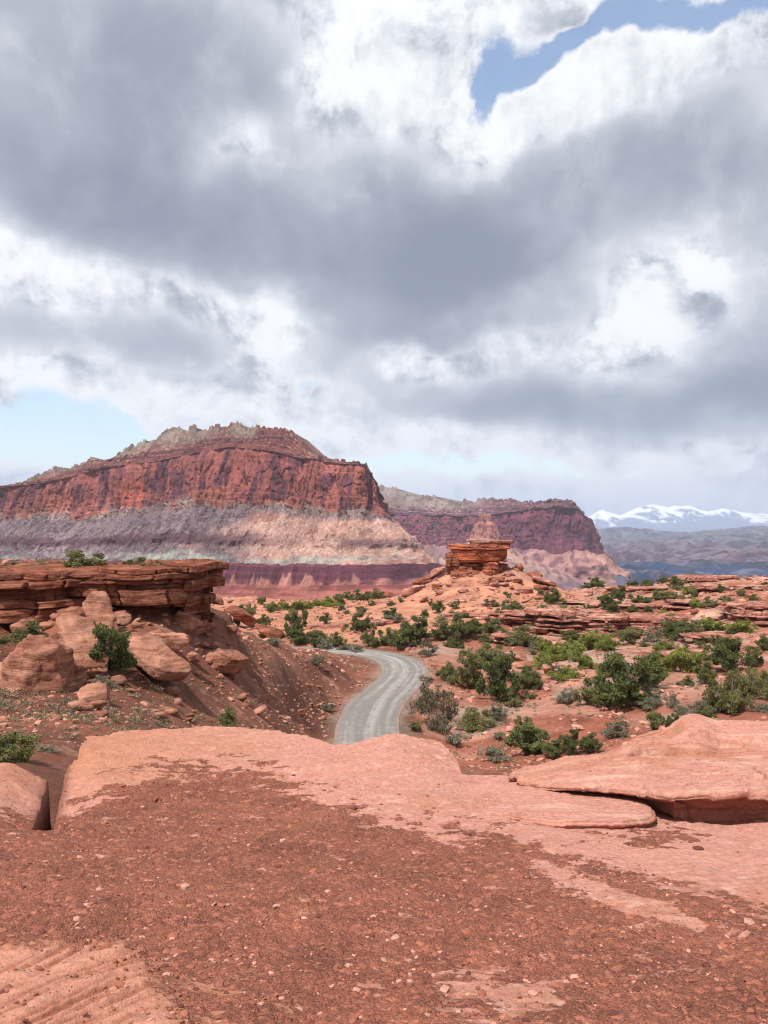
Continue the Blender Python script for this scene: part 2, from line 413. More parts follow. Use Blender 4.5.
VALLEY = [
    (-250, 760, 12), (-250, 690, 22), (-250, 650, 31), (20, 768, 13), (20, 745, 17), (20, 722, 21), (10, 700, 26), (10, 668, 32), (20, 646, 37),
    (60, 742, 17), (100, 724, 22), (100, 700, 27), (100, 670, 32), (100, 636, 38), (150, 616, 40.5), (200, 612, 46),
    (-250, 573, 41), (0, 573, 42), (60, 572, 42), (150, 571, 43.5), (175, 573, 45),
    (-250, 580, 60), (0, 580, 60), (100, 580, 60), (150, 588, 60), (-250, 600, 100), (0, 600, 100), (120, 600, 100), (-250, 608, 200), (0, 606, 200), (120, 602, 200),
    (230, 612, 51), (252, 631, 62), (285, 648, 82), (240, 645, 86), (275, 655, 102), (200, 640, 60), (180, 630, 90),
    (200, 726, 31), (200, 700, 35), (200, 675, 39), (200, 645, 43), (150, 700, 30), (150, 660, 34), (245, 672, 50), (245, 700, 41), (245, 722, 35), (270, 700, 48),
    (300, 742, 42), (300, 700, 56), (300, 672, 70), (300, 657, 84), (340, 747, 52), (335, 720, 61), (335, 690, 75), (345, 664, 94), (330, 658, 92),
    (260, 640, 118), (200, 625, 118), (250, 625, 140), (250, 606, 175), (250, 598, 205), (250, 600, 250), (180, 602, 150),
    (300, 648, 112), (400, 648, 113), (440, 648, 108), (300, 640, 120), (400, 640, 122), (300, 629, 133), (350, 630, 132), (350, 624, 137), (400, 628, 132), (400, 621, 137),
    (350, 611, 162), (350, 600, 195), (300, 613, 165), (400, 602, 185), (300, 601, 210), (400, 597, 225), (300, 603, 250), (400, 602, 250),
    (480, 566, 165), (448, 573, 165), (425, 585, 165), (403, 596, 165), (515, 566, 165), (540, 577, 165), (560, 588, 165), (480, 592, 150), (480, 576, 158), (450, 580, 158), (510, 577, 158), (480, 611, 137), (520, 600, 150), (440, 602, 150), (560, 602, 150),
    (480, 588, 185), (480, 600, 220), (540, 596, 190), (480, 626, 128), (440, 628, 128), (520, 628, 127), (560, 614, 134),
    (600, 587, 190), (680, 581, 190), (760, 577, 186), (950, 575, 186), (600, 596, 240), (680, 594, 240), (760, 592, 240), (950, 590, 240),
    (600, 600, 155), (680, 597, 150), (760, 593, 145), (950, 590, 145), (600, 612, 134), (700, 609, 130), (760, 604, 125), (950, 600, 125),
    (560, 641, 118), (640, 637, 119), (700, 633, 118), (760, 628, 112), (950, 625, 112), (520, 650, 108), (600, 655, 101), (680, 650, 100), (760, 645, 96), (950, 645, 96),
    (520, 680, 88), (600, 685, 84), (680, 680, 80), (760, 680, 77), (950, 680, 77), (520, 720, 70), (600, 715, 68), (680, 715, 63), (760, 720, 57), (950, 720, 57),
    (520, 750, 60), (600, 752, 55), (700, 765, 45), (950, 765, 45), (460, 720, 73), (460, 760, 59), (440, 690, 82), (440, 740, 65), (470, 668, 97),
    (100, 800, 13), (300, 800, 25), (450, 800, 38), (600, 800, 35), (800, 800, 30), (-250, 830, 9), (950, 830, 25)]
KNOLL = []
for px in (-300, -100, 0, 100, 200, 300, 400, 500, 600, 700, 800, 1000):
    KNOLL += [(px, 1024, 2.5), (px, 900, 3.75), (px, 860, 4.45)]
KNOLL += [(-100, 815, 5.5), (0, 812, 5.6), (50, 812, 5.6), (-100, 765, 7.4), (0, 765, 7.4), (40, 767, 7.5), (70, 780, 7.4), (75, 760, 8.8), (90, 741, 11), (150, 765, 8.4), (150, 745, 10.2), (150, 733, 11.8),
          (200, 760, 8.9), (200, 740, 11), (200, 729, 12.6), (260, 755, 9.4), (265, 735, 11.5), (265, 728, 12.8), (300, 770, 8), (310, 745, 10.2), (335, 746, 10.2), (350, 770, 7.8),
          (400, 790, 6.6), (400, 760, 8), (400, 743, 9.2), (400, 736, 10.2), (440, 750, 8.8), (440, 740, 9.8), (455, 775, 7.4), (470, 772, 7.8), (480, 790, 6.8), (500, 772, 7.8), (520, 768, 8.2), (500, 820, 5.5),
          (560, 790, 7.2), (600, 825, 5.5), (600, 790, 7.8), (700, 825, 5.6), (700, 800, 7.6), (800, 825, 5.6), (800, 800, 7.6), (1000, 825, 5.6), (1000, 800, 7.6), (400, 815, 5.6), (300, 800, 6.2), (200, 790, 6.8), (100, 800, 6.2)]
fitV = rbf_fit([P(*p) for p in VALLEY], .002)
fitK = rbf_fit([P(*p) for p in KNOLL], .002)
EDGE_PX = [-300, 0, 38, 60, 75, 90, 150, 200, 265, 300, 330, 350, 400, 440, 452, 462, 475, 500, 530, 600, 700, 1000]
EDGE_D = [7.6, 7.6, 7.6, 7.8, 9.2, 11.2, 12, 12.8, 13, 11.2, 10.4, 10.0, 10.4, 10.0, 9.0, 8.0, 7.9, 7.9, 8.2, 8.4, 8.4, 8.4]
ROAD_PX = [(372, 756, 56), (368, 742, 61.5), (368, 722, 68), (377, 703, 76), (392, 688, 83), (403, 676, 90), (404, 667, 96), (396, 660, 102), (380, 655, 107), (355, 651.5, 111), (320, 650, 113), (280, 649, 115), (240, 648, 117), (200, 647, 119)]
road_pts = [P(480, 800, 43.5)] + [P(425, 784, 48), P(390, 768, 52)] + [P(*p) for p in ROAD_PX]
road_pts = [P(620, 845, 34), P(550, 820, 39)] + road_pts
def catmull(pts, n):
    pts = [np.array(p, float) for p in pts]; pts = [2 * pts[0] - pts[1]] + pts + [2 * pts[-1] - pts[-2]]
    out = []
    for i in range(1, len(pts) - 2):
        p0, p1, p2, p3 = pts[i - 1:i + 3]
        for k in range(n):
            t = k / n
            out.append(.5 * ((2 * p1) + (p2 - p0) * t + (2 * p0 - 5 * p1 + 4 * p2 - p3) * t * t + (3 * p1 - p0 - 3 * p2 + p3) * t ** 3))
    out.append(pts[-2]); return np.array(out)
ROAD = catmull(road_pts, 8)
ROAD_Z = np.interp(np.arange(len(ROAD)), [0, 40, 70, 100, len(ROAD) - 1], [-16.2, -16.8, -17.0, -17.1, -17.3])
_k = np.ones(9) / 9; _zz = np.pad(ROAD[:, 2], 4, mode='edge'); ROAD[:, 2] = np.convolve(_zz, _k, 'valid')
RW = 2.75
def road_dist(x, y):
    d = np.full(x.shape, 1e9); z = np.zeros(x.shape)
    for i in range(len(ROAD) - 1):
        a, b = ROAD[i], ROAD[i + 1]; ab = b[:2] - a[:2]; L2 = ab @ ab
        t = np.clip(((x - a[0]) * ab[0] + (y - a[1]) * ab[1]) / L2, 0, 1)
        dd = np.hypot(x - a[0] - t * ab[0], y - a[1] - t * ab[1])
        m = dd < d; d = np.where(m, dd, d); z = np.where(m, a[2] + (b[2] - a[2]) * t, z)
    return d, z
FAR_LD = np.log([250, 350, 700, 1200, 2500, 4000, 10000, 90000.])
FAR_Z = [-22, -45, -90, -130, -240, -340, -470, -470]
CRACK = np.array([P(43, 815, 5.45)[:2], P(48, 795, 6.2)[:2], P(56, 768, 7.6)[:2], P(62, 745, 9.6)[:2]])
def seg_dist(x, y, poly):
    d = np.full(x.shape, 1e9)
    for a, b in zip(poly[:-1], poly[1:]):
        ab = b - a; t = np.clip(((x - a[0]) * ab[0] + (y - a[1]) * ab[1]) / (ab @ ab), 0, 1)
        d = np.minimum(d, np.hypot(x - a[0] - t * ab[0], y - a[1] - t * ab[1]))
    return d
def knoll_z(x, y, az, r):
    azc = np.clip(az, -.72, .72)
    rc = np.maximum(r, 2.45)
    lr = np.log(np.minimum(rc, 16))
    px = CX + F * np.tan(azc)
    De = np.interp(px, EDGE_PX, EDGE_D) / np.cos(azc)
    De = De + .35 * fbm2(x * .9, y * .9, 3, 3)
    e = rbf_eval(fitK, azc, lr)
    z = e * np.minimum(rc, 16)
    over = np.maximum(r - De, 0)
    z = z - .55 * over ** 1.5 - .5 * over
    return z, De, px
def ground_z(x, y, detail=True):
    x = np.asarray(x, float); y = np.asarray(y, float)
    r = np.hypot(x, y); az = np.arctan2(x, y)
    zk = np.full(x.shape, -1e9)
    m = r < 24
    if m.any():
        xx, yy, rr, aa = x[m], y[m], r[m], az[m]
        z, De, px = knoll_z(xx, yy, aa, rr)
        if detail:
            z = z + .045 * fbm2(xx * .8, yy * .8, 21, 3) + .022 * fbm2(xx * 3.1, yy * 3.1, 22, 4)
            # shallow weathering steps along the bedding of the bare rock
            st = fbm2(xx * .8 + .4 * yy, yy * 2.6 - xx * .5, 23, 4)
            edge = smooth(rr, 4.8, 7)
            z = z + .05 * edge * (np.floor(st * 4) / 4 + smooth(st * 4 - np.floor(st * 4), .8, 1) / 4)
            g = np.abs(fbm2(xx * 6 + yy * 3, yy * 9, 24, 3)); z = z - .012 * smooth(g, .06, 0) * edge
            # ribbed bare rock at the lower left
            p2x, p2y = project(xx, yy, z)
            rib = smooth(p2x + (1024 - p2y) * .55, 215, 150) * smooth(p2y, 925, 955) * smooth(-p2x, 260, -160)
            q = (xx * .92 - yy * .4); q2 = (xx * .4 + yy * .92)
            n = fbm2(q * 17 + .7 * fbm2(xx * 3, yy * 3, 40, 2), q2 * 1.6, 41, 4, ridged=True)
            z = z + rib * (.035 + .022 * n)
            d = seg_dist(xx, yy, CRACK)
            wob = .012 + .012 * fbm2(xx * 4, yy * 4, 9, 2)
            z = z - 1.1 * smooth(d, wob + .06, wob) * (rr > 5.2) - .12 * smooth(d, .45, .05)
        zk[m] = z
    azc = np.clip(az, -.72, .72)
    rc = np.clip(r, 9, 290)
    e = rbf_eval(fitV, azc, np.log(rc)); zv = e * rc
    if detail:
        zv = zv + .9 * fbm2(x / 14, y / 14, 51, 4) * smooth(r, 15, 60) * smooth(r, 400, 200) + .16 * fbm2(x / 1.9, y / 1.9, 52, 4)
    tf = smooth(np.log(np.maximum(r, 1)), math.log(235), math.log(300))
    zf = np.interp(np.log(np.maximum(r, 1)), FAR_LD, FAR_Z) + (0.03 * r * fbm2(x / 300, y / 300, 61, 4) * smooth(r, 300, 900) * smooth(r, 9000, 3000))
    zv = zv * (1 - tf) + zf * tf
    m = (r > 25) & (r < 170) & (az > -.5) & (az < .6)
    if m.any():
        d, zr = road_dist(x[m], y[m])
        t = smooth(d, RW + 5., RW + .5)
        zv[m] = zv[m] * (1 - t) + (zr - .10) * t
    return np.maximum(zk, zv), zk >= zv
_Dm = np.exp(np.linspace(math.log(9.), math.log(260), 900))
def hit(px, py, dmin=14.):
    """where the sight line through this pixel meets the valley floor"""
    D = _Dm[_Dm > dmin]
    pt = np.array([P(px, py, 1.0)]) * D[:, None]
    gz, kn = ground_z(pt[:, 0], pt[:, 1])
    below = (pt[:, 2] <= gz) & ~kn
    i = int(np.argmax(below)) if below.any() else int(np.argmin(np.abs(pt[:, 2] - gz)))
    return np.array([pt[i, 0], pt[i, 1], gz[i]])

def gravel_mask(x, y, z):
    px, py = project(x, y, z)
    yb = np.interp(px, [-300, 0, 55, 85, 150, 200, 270, 330, 380, 430, 500, 560, 640, 700, 768, 1000],
                   [812, 818, 818, 800, 772, 764, 772, 800, 813, 822, 836, 856, 876, 892, 910, 940])
    w = fbm2(x * 2.2, y * 2.2, 71, 4); w2 = fbm2(x * 9, y * 9, 72, 4)
    dd = (py - yb) + 22 * w + 26 * w2
    g = smooth(dd, -10, 14)
    far = smooth(py, 1030, 830)
    streak = np.exp(-((py - (870 + (px - 540) * .36)) / (11.)) ** 2) * smooth(px, 500, 560) * smooth(px, 735, 690)
    patch = np.exp(-(((px - 500) / 75) ** 2 + ((py - 985) / 55) ** 2)) + .8 * np.exp(-(((px - 140) / 80) ** 2 + ((py - 985) / 45) ** 2)) \
        + .6 * np.exp(-(((px - 745) / 60) ** 2 + ((py - 950) / 18) ** 2)) + .5 * np.exp(-(((px - 300) / 60) ** 2 + ((py - 885) / 10) ** 2)) \
        + .45 * np.exp(-(((px - 240) / 90) ** 2 + ((py - 787) / 5) ** 2)) + .9 * np.exp(-(((px - 205) / 45) ** 2 + ((py - 980) / 30) ** 2))
    bare = streak * .95 + patch * .42 + .45 * w2 + .5 * w + .12
    g = g * (1 - .85 * smooth(bare, .35, .9))
    g2 = np.exp(-(((px - 655) / 45) ** 2 + ((py - 838) / 12) ** 2)) * 1.1 + .9 * w2
    g = np.maximum(g, smooth(g2, .5, .75) * (py > 822))
    rib = smooth(px + (1024 - py) * .55, 215, 160) * smooth(py, 930, 955)
    g = g * (1 - rib * .9)
    return g, rib, px, py

C_ROCK = S(209, 149, 131); C_ORNG = S(192, 130, 102)
C_SOIL = S(142, 92, 74); C_BENCH = S(205, 142, 114); C_RIGHT = S(196, 140, 118); C_GREY = S(168, 150, 132); C_REDSOIL = S(172, 102, 80); C_PALE = S(215, 165, 145)
def build_ground():
    def rings(a, b, n): return np.exp(np.linspace(math.log(a), math.log(b), n, endpoint=False))
    r = np.concatenate([rings(.4, 2.3, 14), rings(2.3, 5, 250), rings(5, 14, 330), rings(14, 30, 60), rings(30, 240, 420), rings(240, 1500, 30), rings(1500, 110000, 40)])
    fr = np.linspace(-.56, .56, 1150)
    side = np.concatenate([np.linspace(.56, .8, 60)[1:], np.linspace(.8, math.pi, 50)[1:-1]])
    az = np.concatenate([-side[::-1], fr, side])
    R, A = np.meshgrid(r, az, indexing='ij')
    X = R * np.sin(A); Y = R * np.cos(A)
    Z, kn = ground_z(X.ravel(), Y.ravel()); x, y = X.ravel(), Y.ravel(); rr = R.ravel()
    # colours of soil and rock
    w1 = fbm2(x / 9, y / 9, 81, 4); w2 = fbm3(x / 2.1, y / 2.1, Z / 1.6, 82, 4); w3 = fbm3(x / .6, y / .6, Z / .4, 83, 3)
    px, py = project(x, y, Z)
    col = mixc(C_SOIL[None], C_REDSOIL[None], smooth(w1, .1, .5) * .4)
    # beyond the road: orange bench
    tb = smooth(rr, 112, 122) * smooth(px, 520, 470) ; col = mixc(col, C_BENCH[None], tb)
    tr = smooth(px, 400, 430) * smooth(rr, 30, 45) * (1 - tb); rc = mixc(C_RIGHT[None], C_GREY[None], smooth(w1 + .4 * w2, -.05, .35) * .75)
    rc = mixc(rc, C_REDSOIL[None], smooth(fbm2(x / 12, y / 12, 84, 3), .08, .35) * .9)
    red = np.exp(-(((px - 560) / 70) ** 2 + ((py - 727) / 14) ** 2)); rc = mixc(rc, C_REDSOIL[None], smooth(red + .3 * w2, .3, .6) * .9)
    rc = mixc(rc, C_PALE[None], smooth(w2 + .5 * w1, .1, .4) * smooth(px, 600, 660) * smooth(py, 690, 660))
    col = mixc(col, rc, tr)
    hill = np.exp(-(((px - 490) / 110) ** 2 + ((py - 595) / 18) ** 2)); col = mixc(col, C_BENCH[None], smooth(hill, .3, .6) * smooth(rr, 125, 140))
    spur = smooth(px, 225, 290) * smooth(rr, 90, 60) * smooth(py, 700, 650) * .3; col = mixc(col, C_BENCH[None], spur)
    rd, _ = road_dist(x, y)
    col = mixc(col, S(158, 132, 118)[None], smooth(rd + 1.3 * w2, RW + 1.4, RW - .2) * (rr > 25))
    nlow = smooth(-py, -745, -765) * 0
    speck = smooth(w3 + .5 * w2, .25, .6) * .45
    col = mixc(col, C_PALE[None] * .95, speck * (rr > 12))
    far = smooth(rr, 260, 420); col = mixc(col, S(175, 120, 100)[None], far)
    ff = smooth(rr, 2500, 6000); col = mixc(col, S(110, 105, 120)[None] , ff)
    m = kn & (rr < 24); grav = np.zeros(len(Z))
    g, rib, gx, gy = gravel_mask(x[m], y[m], Z[m])
    xm, ym = x[m], y[m]
    v1 = fbm2(xm * 1.3, ym * 1.3, 91, 4); v2 = fbm2(xm * 12, ym * 12, 92, 4)
    rock = mixc(C_ROCK[None], S(200, 140, 118)[None], smooth(v1, -.1, .5)); rock = mixc(rock, S(226, 176, 160)[None], smooth(v2 + v1 * .3, .2, .6) * .6)
    st = fbm2(xm * .8 + .4 * ym, ym * 2.6 - xm * .5, 23, 4); rock = mixc(rock, S(182, 108, 84)[None], smooth(np.abs((st * 4) % 1 - .9), .12, .02) * .35)
    org = mixc(C_ORNG[None], S(205, 140, 108)[None], smooth(v2, -.2, .5))
    rock = mixc(rock, org, np.clip(smooth(gy, 880, 960) * smooth(gx, 460, 250) + .8 * smooth(gx, 330, 60) * smooth(gy, 820, 760), 0, 1))
    gv = mixc(C_GRAV[None], S(170, 106, 84)[None], smooth(v1 + .4 * v2, 0, .6) * .7); gv = mixc(gv, S(122, 72, 60)[None], smooth(v2, .1, .6) * .6)
    gv = mixc(gv, S(178, 108, 76)[None], smooth(gy, 930, 1010) * smooth(fbm2(xm * 2, ym * 2, 93, 3), -.3, .4) * .6)
    c = rock; grav[m] = g
    qn = fbm2((xm * .92 - ym * .4) * 17 + .7 * fbm2(xm * 3, ym * 3, 40, 2), (xm * .4 + ym * .92) * 1.6, 41, 4, ridged=True)
    c = mixc(c, mixc(S(180, 112, 88)[None], S(216, 152, 128)[None], smooth(qn, -.35, .35)), rib)  # lit rib tops and shaded grooves put into the colour
    cd = seg_dist(xm, ym, CRACK); c = mixc(c, S(120, 70, 56)[None], smooth(cd, .16, .06) * .7 * (rr[m] > 5.2))
    col[m] = c
    # gravel lies a little proud and rough
    Z[m] += g * (.006 + .012 * fbm2(xm * 26, ym * 26, 94, 3)) + (1 - g) * .006 * fbm2(xm * 14, ym * 30, 95, 3)
    nr, nc = len(r), len(az)
    faces = grid_faces(nr, nc, wrap=True)
    Vv = np.stack([x, y, Z], 1)
    Vv = np.vstack([Vv, [[0, 0, -1.6]]]); col = np.vstack([col, C_GRAV[None]])
    kk = np.concatenate([kn, [True]]).astype(float); grav = np.append(grav, 1.)
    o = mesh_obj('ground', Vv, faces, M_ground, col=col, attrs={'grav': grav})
    # far rings use the coarse-grained valley material
    o.data.materials.append(M_valley)
    o.data.materials.append(M_mesa)
    rf = np.repeat(np.arange(nr - 1), nc); kf = kk[faces[:, 0]] > .5
    rv = r[rf]
    mi = np.where((rv < 24) & kf, 0, np.where(rv < 400, 1, 2)).astype(np.int32)
    o.data.polygons.foreach_set('material_index', mi)
    struct(o, 'red gravelly desert ground with bare pink slickrock in front and shrubby benches beyond', 'ground')
build_ground()

def build_road():
    n = len(ROAD); lat = np.linspace(-1, 1, 41)
    R2 = catmull(ROAD[::4], 24)
    t = np.gradient(R2[:, :2], axis=0); t /= np.linalg.norm(t, axis=1)[:, None]; nrm = np.stack([t[:, 1], -t[:, 0]], 1)
    s = np.concatenate([[0], np.cumsum(np.linalg.norm(np.diff(R2[:, :2], axis=0), axis=1))])
    W = RW * (1 + .05 * fbm2(s / 4, s * 0, 101, 3))
    X = R2[:, 0:1] + nrm[:, 0:1] * lat * W[:, None]; Y = R2[:, 1:2] + nrm[:, 1:2] * lat * W[:, None]
    Z = R2[:, 2:3] + .04 + 0 * X - .10 * np.abs(lat) ** 4 + .015 * fbm2(X / 1.2, Y / 1.2, 102, 3)
    L = np.abs(lat)[None, :] + 0 * X; sgn = lat[None, :] + 0 * X
    S1 = s[:, None] + 0 * X
    wob = .06 * fbm2(S1 / 12, S1 * 0 + 3, 103, 3)
    tracks = sum(a * np.exp(-((sgn + wob * k - c) / w) ** 2) for c, w, a, k in ((-.5, .09, .8, 1), (-.05, .07, 1., 2), (.12, .10, .6, 1), (.55, .07, .9, 2)))
    streak = fbm2(S1 / 14, sgn * 9 + wob * 6, 104, 3)
    base = mixc(S(138, 131, 126)[None, None], S(174, 168, 162)[None, None], np.clip(tracks * (.45 + .5 * fbm2(S1 / 9, sgn * 2, 105, 3)) + .2 + .8 * streak + .3 * fbm2(S1 / .5, sgn * 7, 106, 3), 0, 1))
    base = mixc(base, S(140, 134, 132)[None, None], smooth(L, .75, 1.0) * .6)
    base = mixc(base, S(158, 134, 120)[None, None], smooth(L + .18 * fbm2(S1 / 2, sgn * 3, 107, 4), .84, .98))
    o = mesh_obj('road', np.stack([X, Y, Z], -1), grid_faces(len(R2), len(lat)), M_road, col=base)
    struct(o, 'grey gravel road curving through the red desert valley', 'road')
build_road()

# ------------------------------------------------------------------ mesas
def strata_color(table, t):
    """piecewise colours along t"""
    ts = [a for a, _ in table]; cs = np.array([c for _, c in table])
    return np.stack([np.interp(t, ts, cs[:, i]) for i in range(3)], -1)

def build_mesa(name, label, cat, curve_px, tops, ctop, cbase, tbase, mbase, ds, seed, unit, colfn, apron=120., tal_w=95., rows=(60, 120, 110, 60, 40), nose=None, batter=.22, knob=None, mk_w=22.):
    C = catmull([np.array([P(p, 530, D)[0], D, 0.]) for p, D in curve_px], 60)[:, :2]
    seg = np.concatenate([[0], np.cumsum(np.linalg.norm(np.diff(C, axis=0), axis=1))])
    n = int(seg[-1] / ds); s = np.linspace(0, seg[-1], n)
    C = np.stack([np.interp(s, seg, C[:, 0]), np.interp(s, seg, C[:, 1])], 1)
    t = np.gradient(C, axis=0)
    k = max(3, int(25 * unit / ds)) | 1
    tp = np.pad(t, ((k // 2, k // 2), (0, 0)), mode='edge'); t = np.stack([np.convolve(tp[:, i], np.ones(k) / k, 'valid') for i in (0, 1)], 1)
    t /= np.linalg.norm(t, axis=1)[:, None]; nrm = np.stack([t[:, 1], -t[:, 0]], 1)
    px = CX + F * C[:, 0] / C[:, 1]
    jm = int(np.argmax(px)); pxe = px.copy(); pxe[jm:] = px[jm]; Dd = C[:, 1].copy(); Dd[jm:] = C[jm, 1]   # behind the nose: heights of the nose
    def zof(tab, extra=0.):
        yy = np.interp(pxe, [a for a, _ in tab], [b for _, b in tab])
        return (HOR - yy) / F * (Dd + extra)
    z_ct = zof(ctop, 10 * unit); z_cb = zof(cbase); z_tb = zof(tbase, -tal_w); z_mb = zof(mbase, -tal_w - mk_w)
    z_cb = z_cb + unit * (13 * nz0(s / (70 * unit), seed + 61) + 5 * nz0(s / (12 * unit), seed + 62)); z_tb = z_tb + unit * (3.5 * nz0(s / (30 * unit), seed + 63) + 1.5 * nz0(s / (7 * unit), seed + 64)); z_mb = z_mb + 3 * unit * nz0(s / (20 * unit), seed + 65)
    z_ct = z_ct + 3.5 * unit * nz0(s / (18 * unit), seed + 66)
    z_tp = zof(tops); capw0 = np.clip((z_tp - z_ct) * 1.1, 0, None) + 6 * unit; capw0 = np.convolve(np.pad(capw0, 20, mode='edge'), np.ones(41) / 41, 'valid')
    Q = C - nrm * capw0[:, None]; pq = np.where(np.arange(n) <= jm, CX + F * Q[:, 0] / Q[:, 1], pxe); z_tp = (HOR - np.interp(pq, [a for a, _ in tops], [b for _, b in tops])) / F * Dd
    capw = np.clip((z_tp - z_ct) * 1.1, 0, None) + 6 * unit; z_tp = z_tp * (1 + capw / Dd)
    nz = lambda a, b, sd, o=4, rg=False: fbm2(a, b, seed + sd, o, ridged=rg)
    Ss = s[:, None]
    offs, zs, lay, loc = [], [], [], []
    # cap: from a back row to the crest and down in ledges to the rim
    q = np.linspace(0, 1, rows[0])[None, :]
    bs_ = np.where(np.arange(n) < jm - 30, 1., .12)[:, None]
    back = np.array([[-600 * unit, -220 * unit, -90 * unit]]) * bs_ - capw[:, None] * 1.
    offs.append(back + 0 * Ss); zs.append(np.stack([z_tp * .70 - 30 * unit, z_tp * .90 - 8 * unit, z_tp - 4 * unit], 1)); lay.append(np.full((n, 3), 0.)); loc.append(np.zeros((n, 3)))
    qs = q + .06 * nz(Ss / (30 * unit), q * 3, 1)
    ns = 6; st = (np.floor(qs * ns) + smooth(qs * ns - np.floor(qs * ns), .45, .95)) / ns
    off = -capw[:, None] * (1 - q) - 10 * unit * batter / .22 + 0 * Ss
    zc = z_tp[:, None] + (z_ct - z_tp)[:, None] * np.clip(.10 * q + .90 * st, 0, 1)
    wd = 9 * unit * nz(Ss / (20 * unit), q * 2.5, 2) + 3.0 * unit * nz(Ss / (4 * unit), q * 9, 3)
    off = off + wd
    zc = zc + 1.8 * unit * nz(Ss / (9 * unit), q * 4, 4) * (1 - q * .6)
    if knob is not None:
        kx = np.interp(px, [a for a, _ in knob], [b for _, b in knob])[:, None]
        cell, cid = worley(Ss / (11 * unit) + 0 * q, q * 4 + 0 * Ss, seed + 5)
        zc = zc + kx * unit * (smooth(cell, 0, .35) * (2 + 15 * cid) - 5) * np.minimum(1, q * 12 + .5) * (1 - q)
    offs.append(off); zs.append(zc); lay.append(1 + q + 0 * Ss); fr_ = qs * ns - np.floor(qs * ns); loc.append(smooth(fr_, .35, .5) * smooth(fr_, 1., .9))
    # cliff
    v = np.linspace(0, 1, rows[1])[None, :]
    hgt = (z_ct - z_cb)[:, None]
    zc = z_ct[:, None] - hgt * v
    butt = nz(Ss / (55 * unit), v * .5, 11, 3) * 14 * unit
    col_ = nz(Ss / (19 * unit) + .5 * nz(Ss / (25 * unit), v * 2.5, 17, 3), v * 1.5, 12, 4, True) * 5.5 * unit + nz(Ss / (30 * unit), v * 3.2, 18, 3) * 5 * unit
    c2, cid2 = worley(Ss / (16 * unit) + .5 * nz(Ss / (20 * unit), v * 2, 13, 2), v * 2.6 + .35 * cidoff(s, unit, seed)[:, None], seed + 14)
    blk = (cid2 - .5) * 7 * unit - smooth(c2, .10, 0.) * 3.2 * unit
    led = 0.
    for lv, am in ((.05, 2.2), (.16, 1.6), (.62, 1.8), (.72, 3.4), (.86, 2.6)):
        led = led + am * unit * smooth(v + .03 * nz(Ss / (40 * unit), v * 0 + lv * 9, 15, 2), lv - .01, lv + .01)
    fine = nz(Ss / (3.2 * unit), v * 14, 16, 4) * 1.3 * unit
    off = -10 * unit * (1 - v) * batter / .22 + (butt + col_ + blk) * smooth(v, -.1, .15) * (1 - .35 * smooth(v, .75, 1)) + led - 5 * unit + fine
    offs.append(off); zs.append(zc + 0 * off); lay.append(2.0001 + v + 0 * Ss); loc.append(v + 0 * Ss)
    # talus
    v = np.linspace(0, 1, rows[2])[None, :]
    vv = v ** .94
    cl_last = offs[-1][:, -1:] + 1.5 * unit; off0 = tal_w * v + cl_last * (1 - v)
    gul = nz(Ss / (38 * unit) + v * .8, v * 1.3, 21, 5, True)
    off = off0 + gul * 13 * unit * np.sin(np.pi * np.clip(v, 0, 1)) ** .7
    zt = z_cb[:, None] + (z_tb - z_cb)[:, None] * vv
    zt = zt + 3.6 * unit * nz(Ss / (3.0 * unit), v * 34, 22, 3) * smooth(v, 0, .1) + 4 * unit * nz(Ss / (14 * unit), v * 7, 23, 3) * np.sin(np.pi * v)
    # a low ledge part way down
    lb = smooth(v + .05 * nz(Ss / (60 * unit), v * 0, 24, 3), .50, .53) - smooth(v + .05 * nz(Ss / (60 * unit), v * 0, 24, 3), .50, .72)
    off = off + 7 * unit * lb
    offs.append(off); zs.append(zt); lay.append(3.0002 + v + 0 * Ss); loc.append(v + 0 * Ss)
    # ribbed red-beds below
    v = np.linspace(0, 1, rows[3])[None, :]
    rib = nz(Ss / (17 * unit), v * .35, 31, 3, True); rib2 = nz(Ss / (6 * unit), v * .8, 32, 3, True)
    off = tal_w + mk_w * v + (rib * 12 * unit + rib2 * 3.2 * unit) * (.25 + .9 * v) + 1.2 * unit * nz(Ss / (5 * unit), v * 12, 33, 3)
    zt = z_tb[:, None] + (z_mb - z_tb)[:, None] * v
    offs.append(off); zs.append(zt); lay.append(4.0003 + v + 0 * Ss); loc.append(rib + 0 * v)
    last = off[:, -1:]
    v = np.linspace(0, 1, rows[4])[None, :]
    off = last + (apron) * v + 0 * Ss
    off = off * (1 - smooth(v, 0, .7)) + (tal_w + mk_w + apron * v) * smooth(v, 0, .7)
    zt = z_mb[:, None] - apron * .32 * v - 60 * unit * smooth(v, .5, 1) + 2 * unit * nz(Ss / (12 * unit), v * 5, 41)
    offs.append(off); zs.append(zt); lay.append(5.0004 + v + 0 * Ss); loc.append(rib[:, -1:] + 0 * v)
    OFF = np.concatenate(offs, 1); Z = np.concatenate(zs, 1); LAY = np.concatenate(lay, 1); LOC = np.concatenate([l * np.ones_like(o) for l, o in zip(loc, offs)], 1)
    X = C[:, 0:1] + nrm[:, 0:1] * OFF; Y = C[:, 1:2] + nrm[:, 1:2] * OFF
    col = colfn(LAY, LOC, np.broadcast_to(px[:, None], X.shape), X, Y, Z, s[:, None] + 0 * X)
    o = mesh_obj(name, np.stack([X, Y, Z], -1), grid_faces(*X.shape)[:, ::-1], M_mesa, col=col)
    struct(o, label, cat)
    return o
def nz0(a, sd): return fbm2(a, a * 0 + .5, sd, 4)
def cidoff(s, unit, seed):
    return np.floor(fbm2(s / (11 * unit), s * 0, seed + 99, 1) * 3)

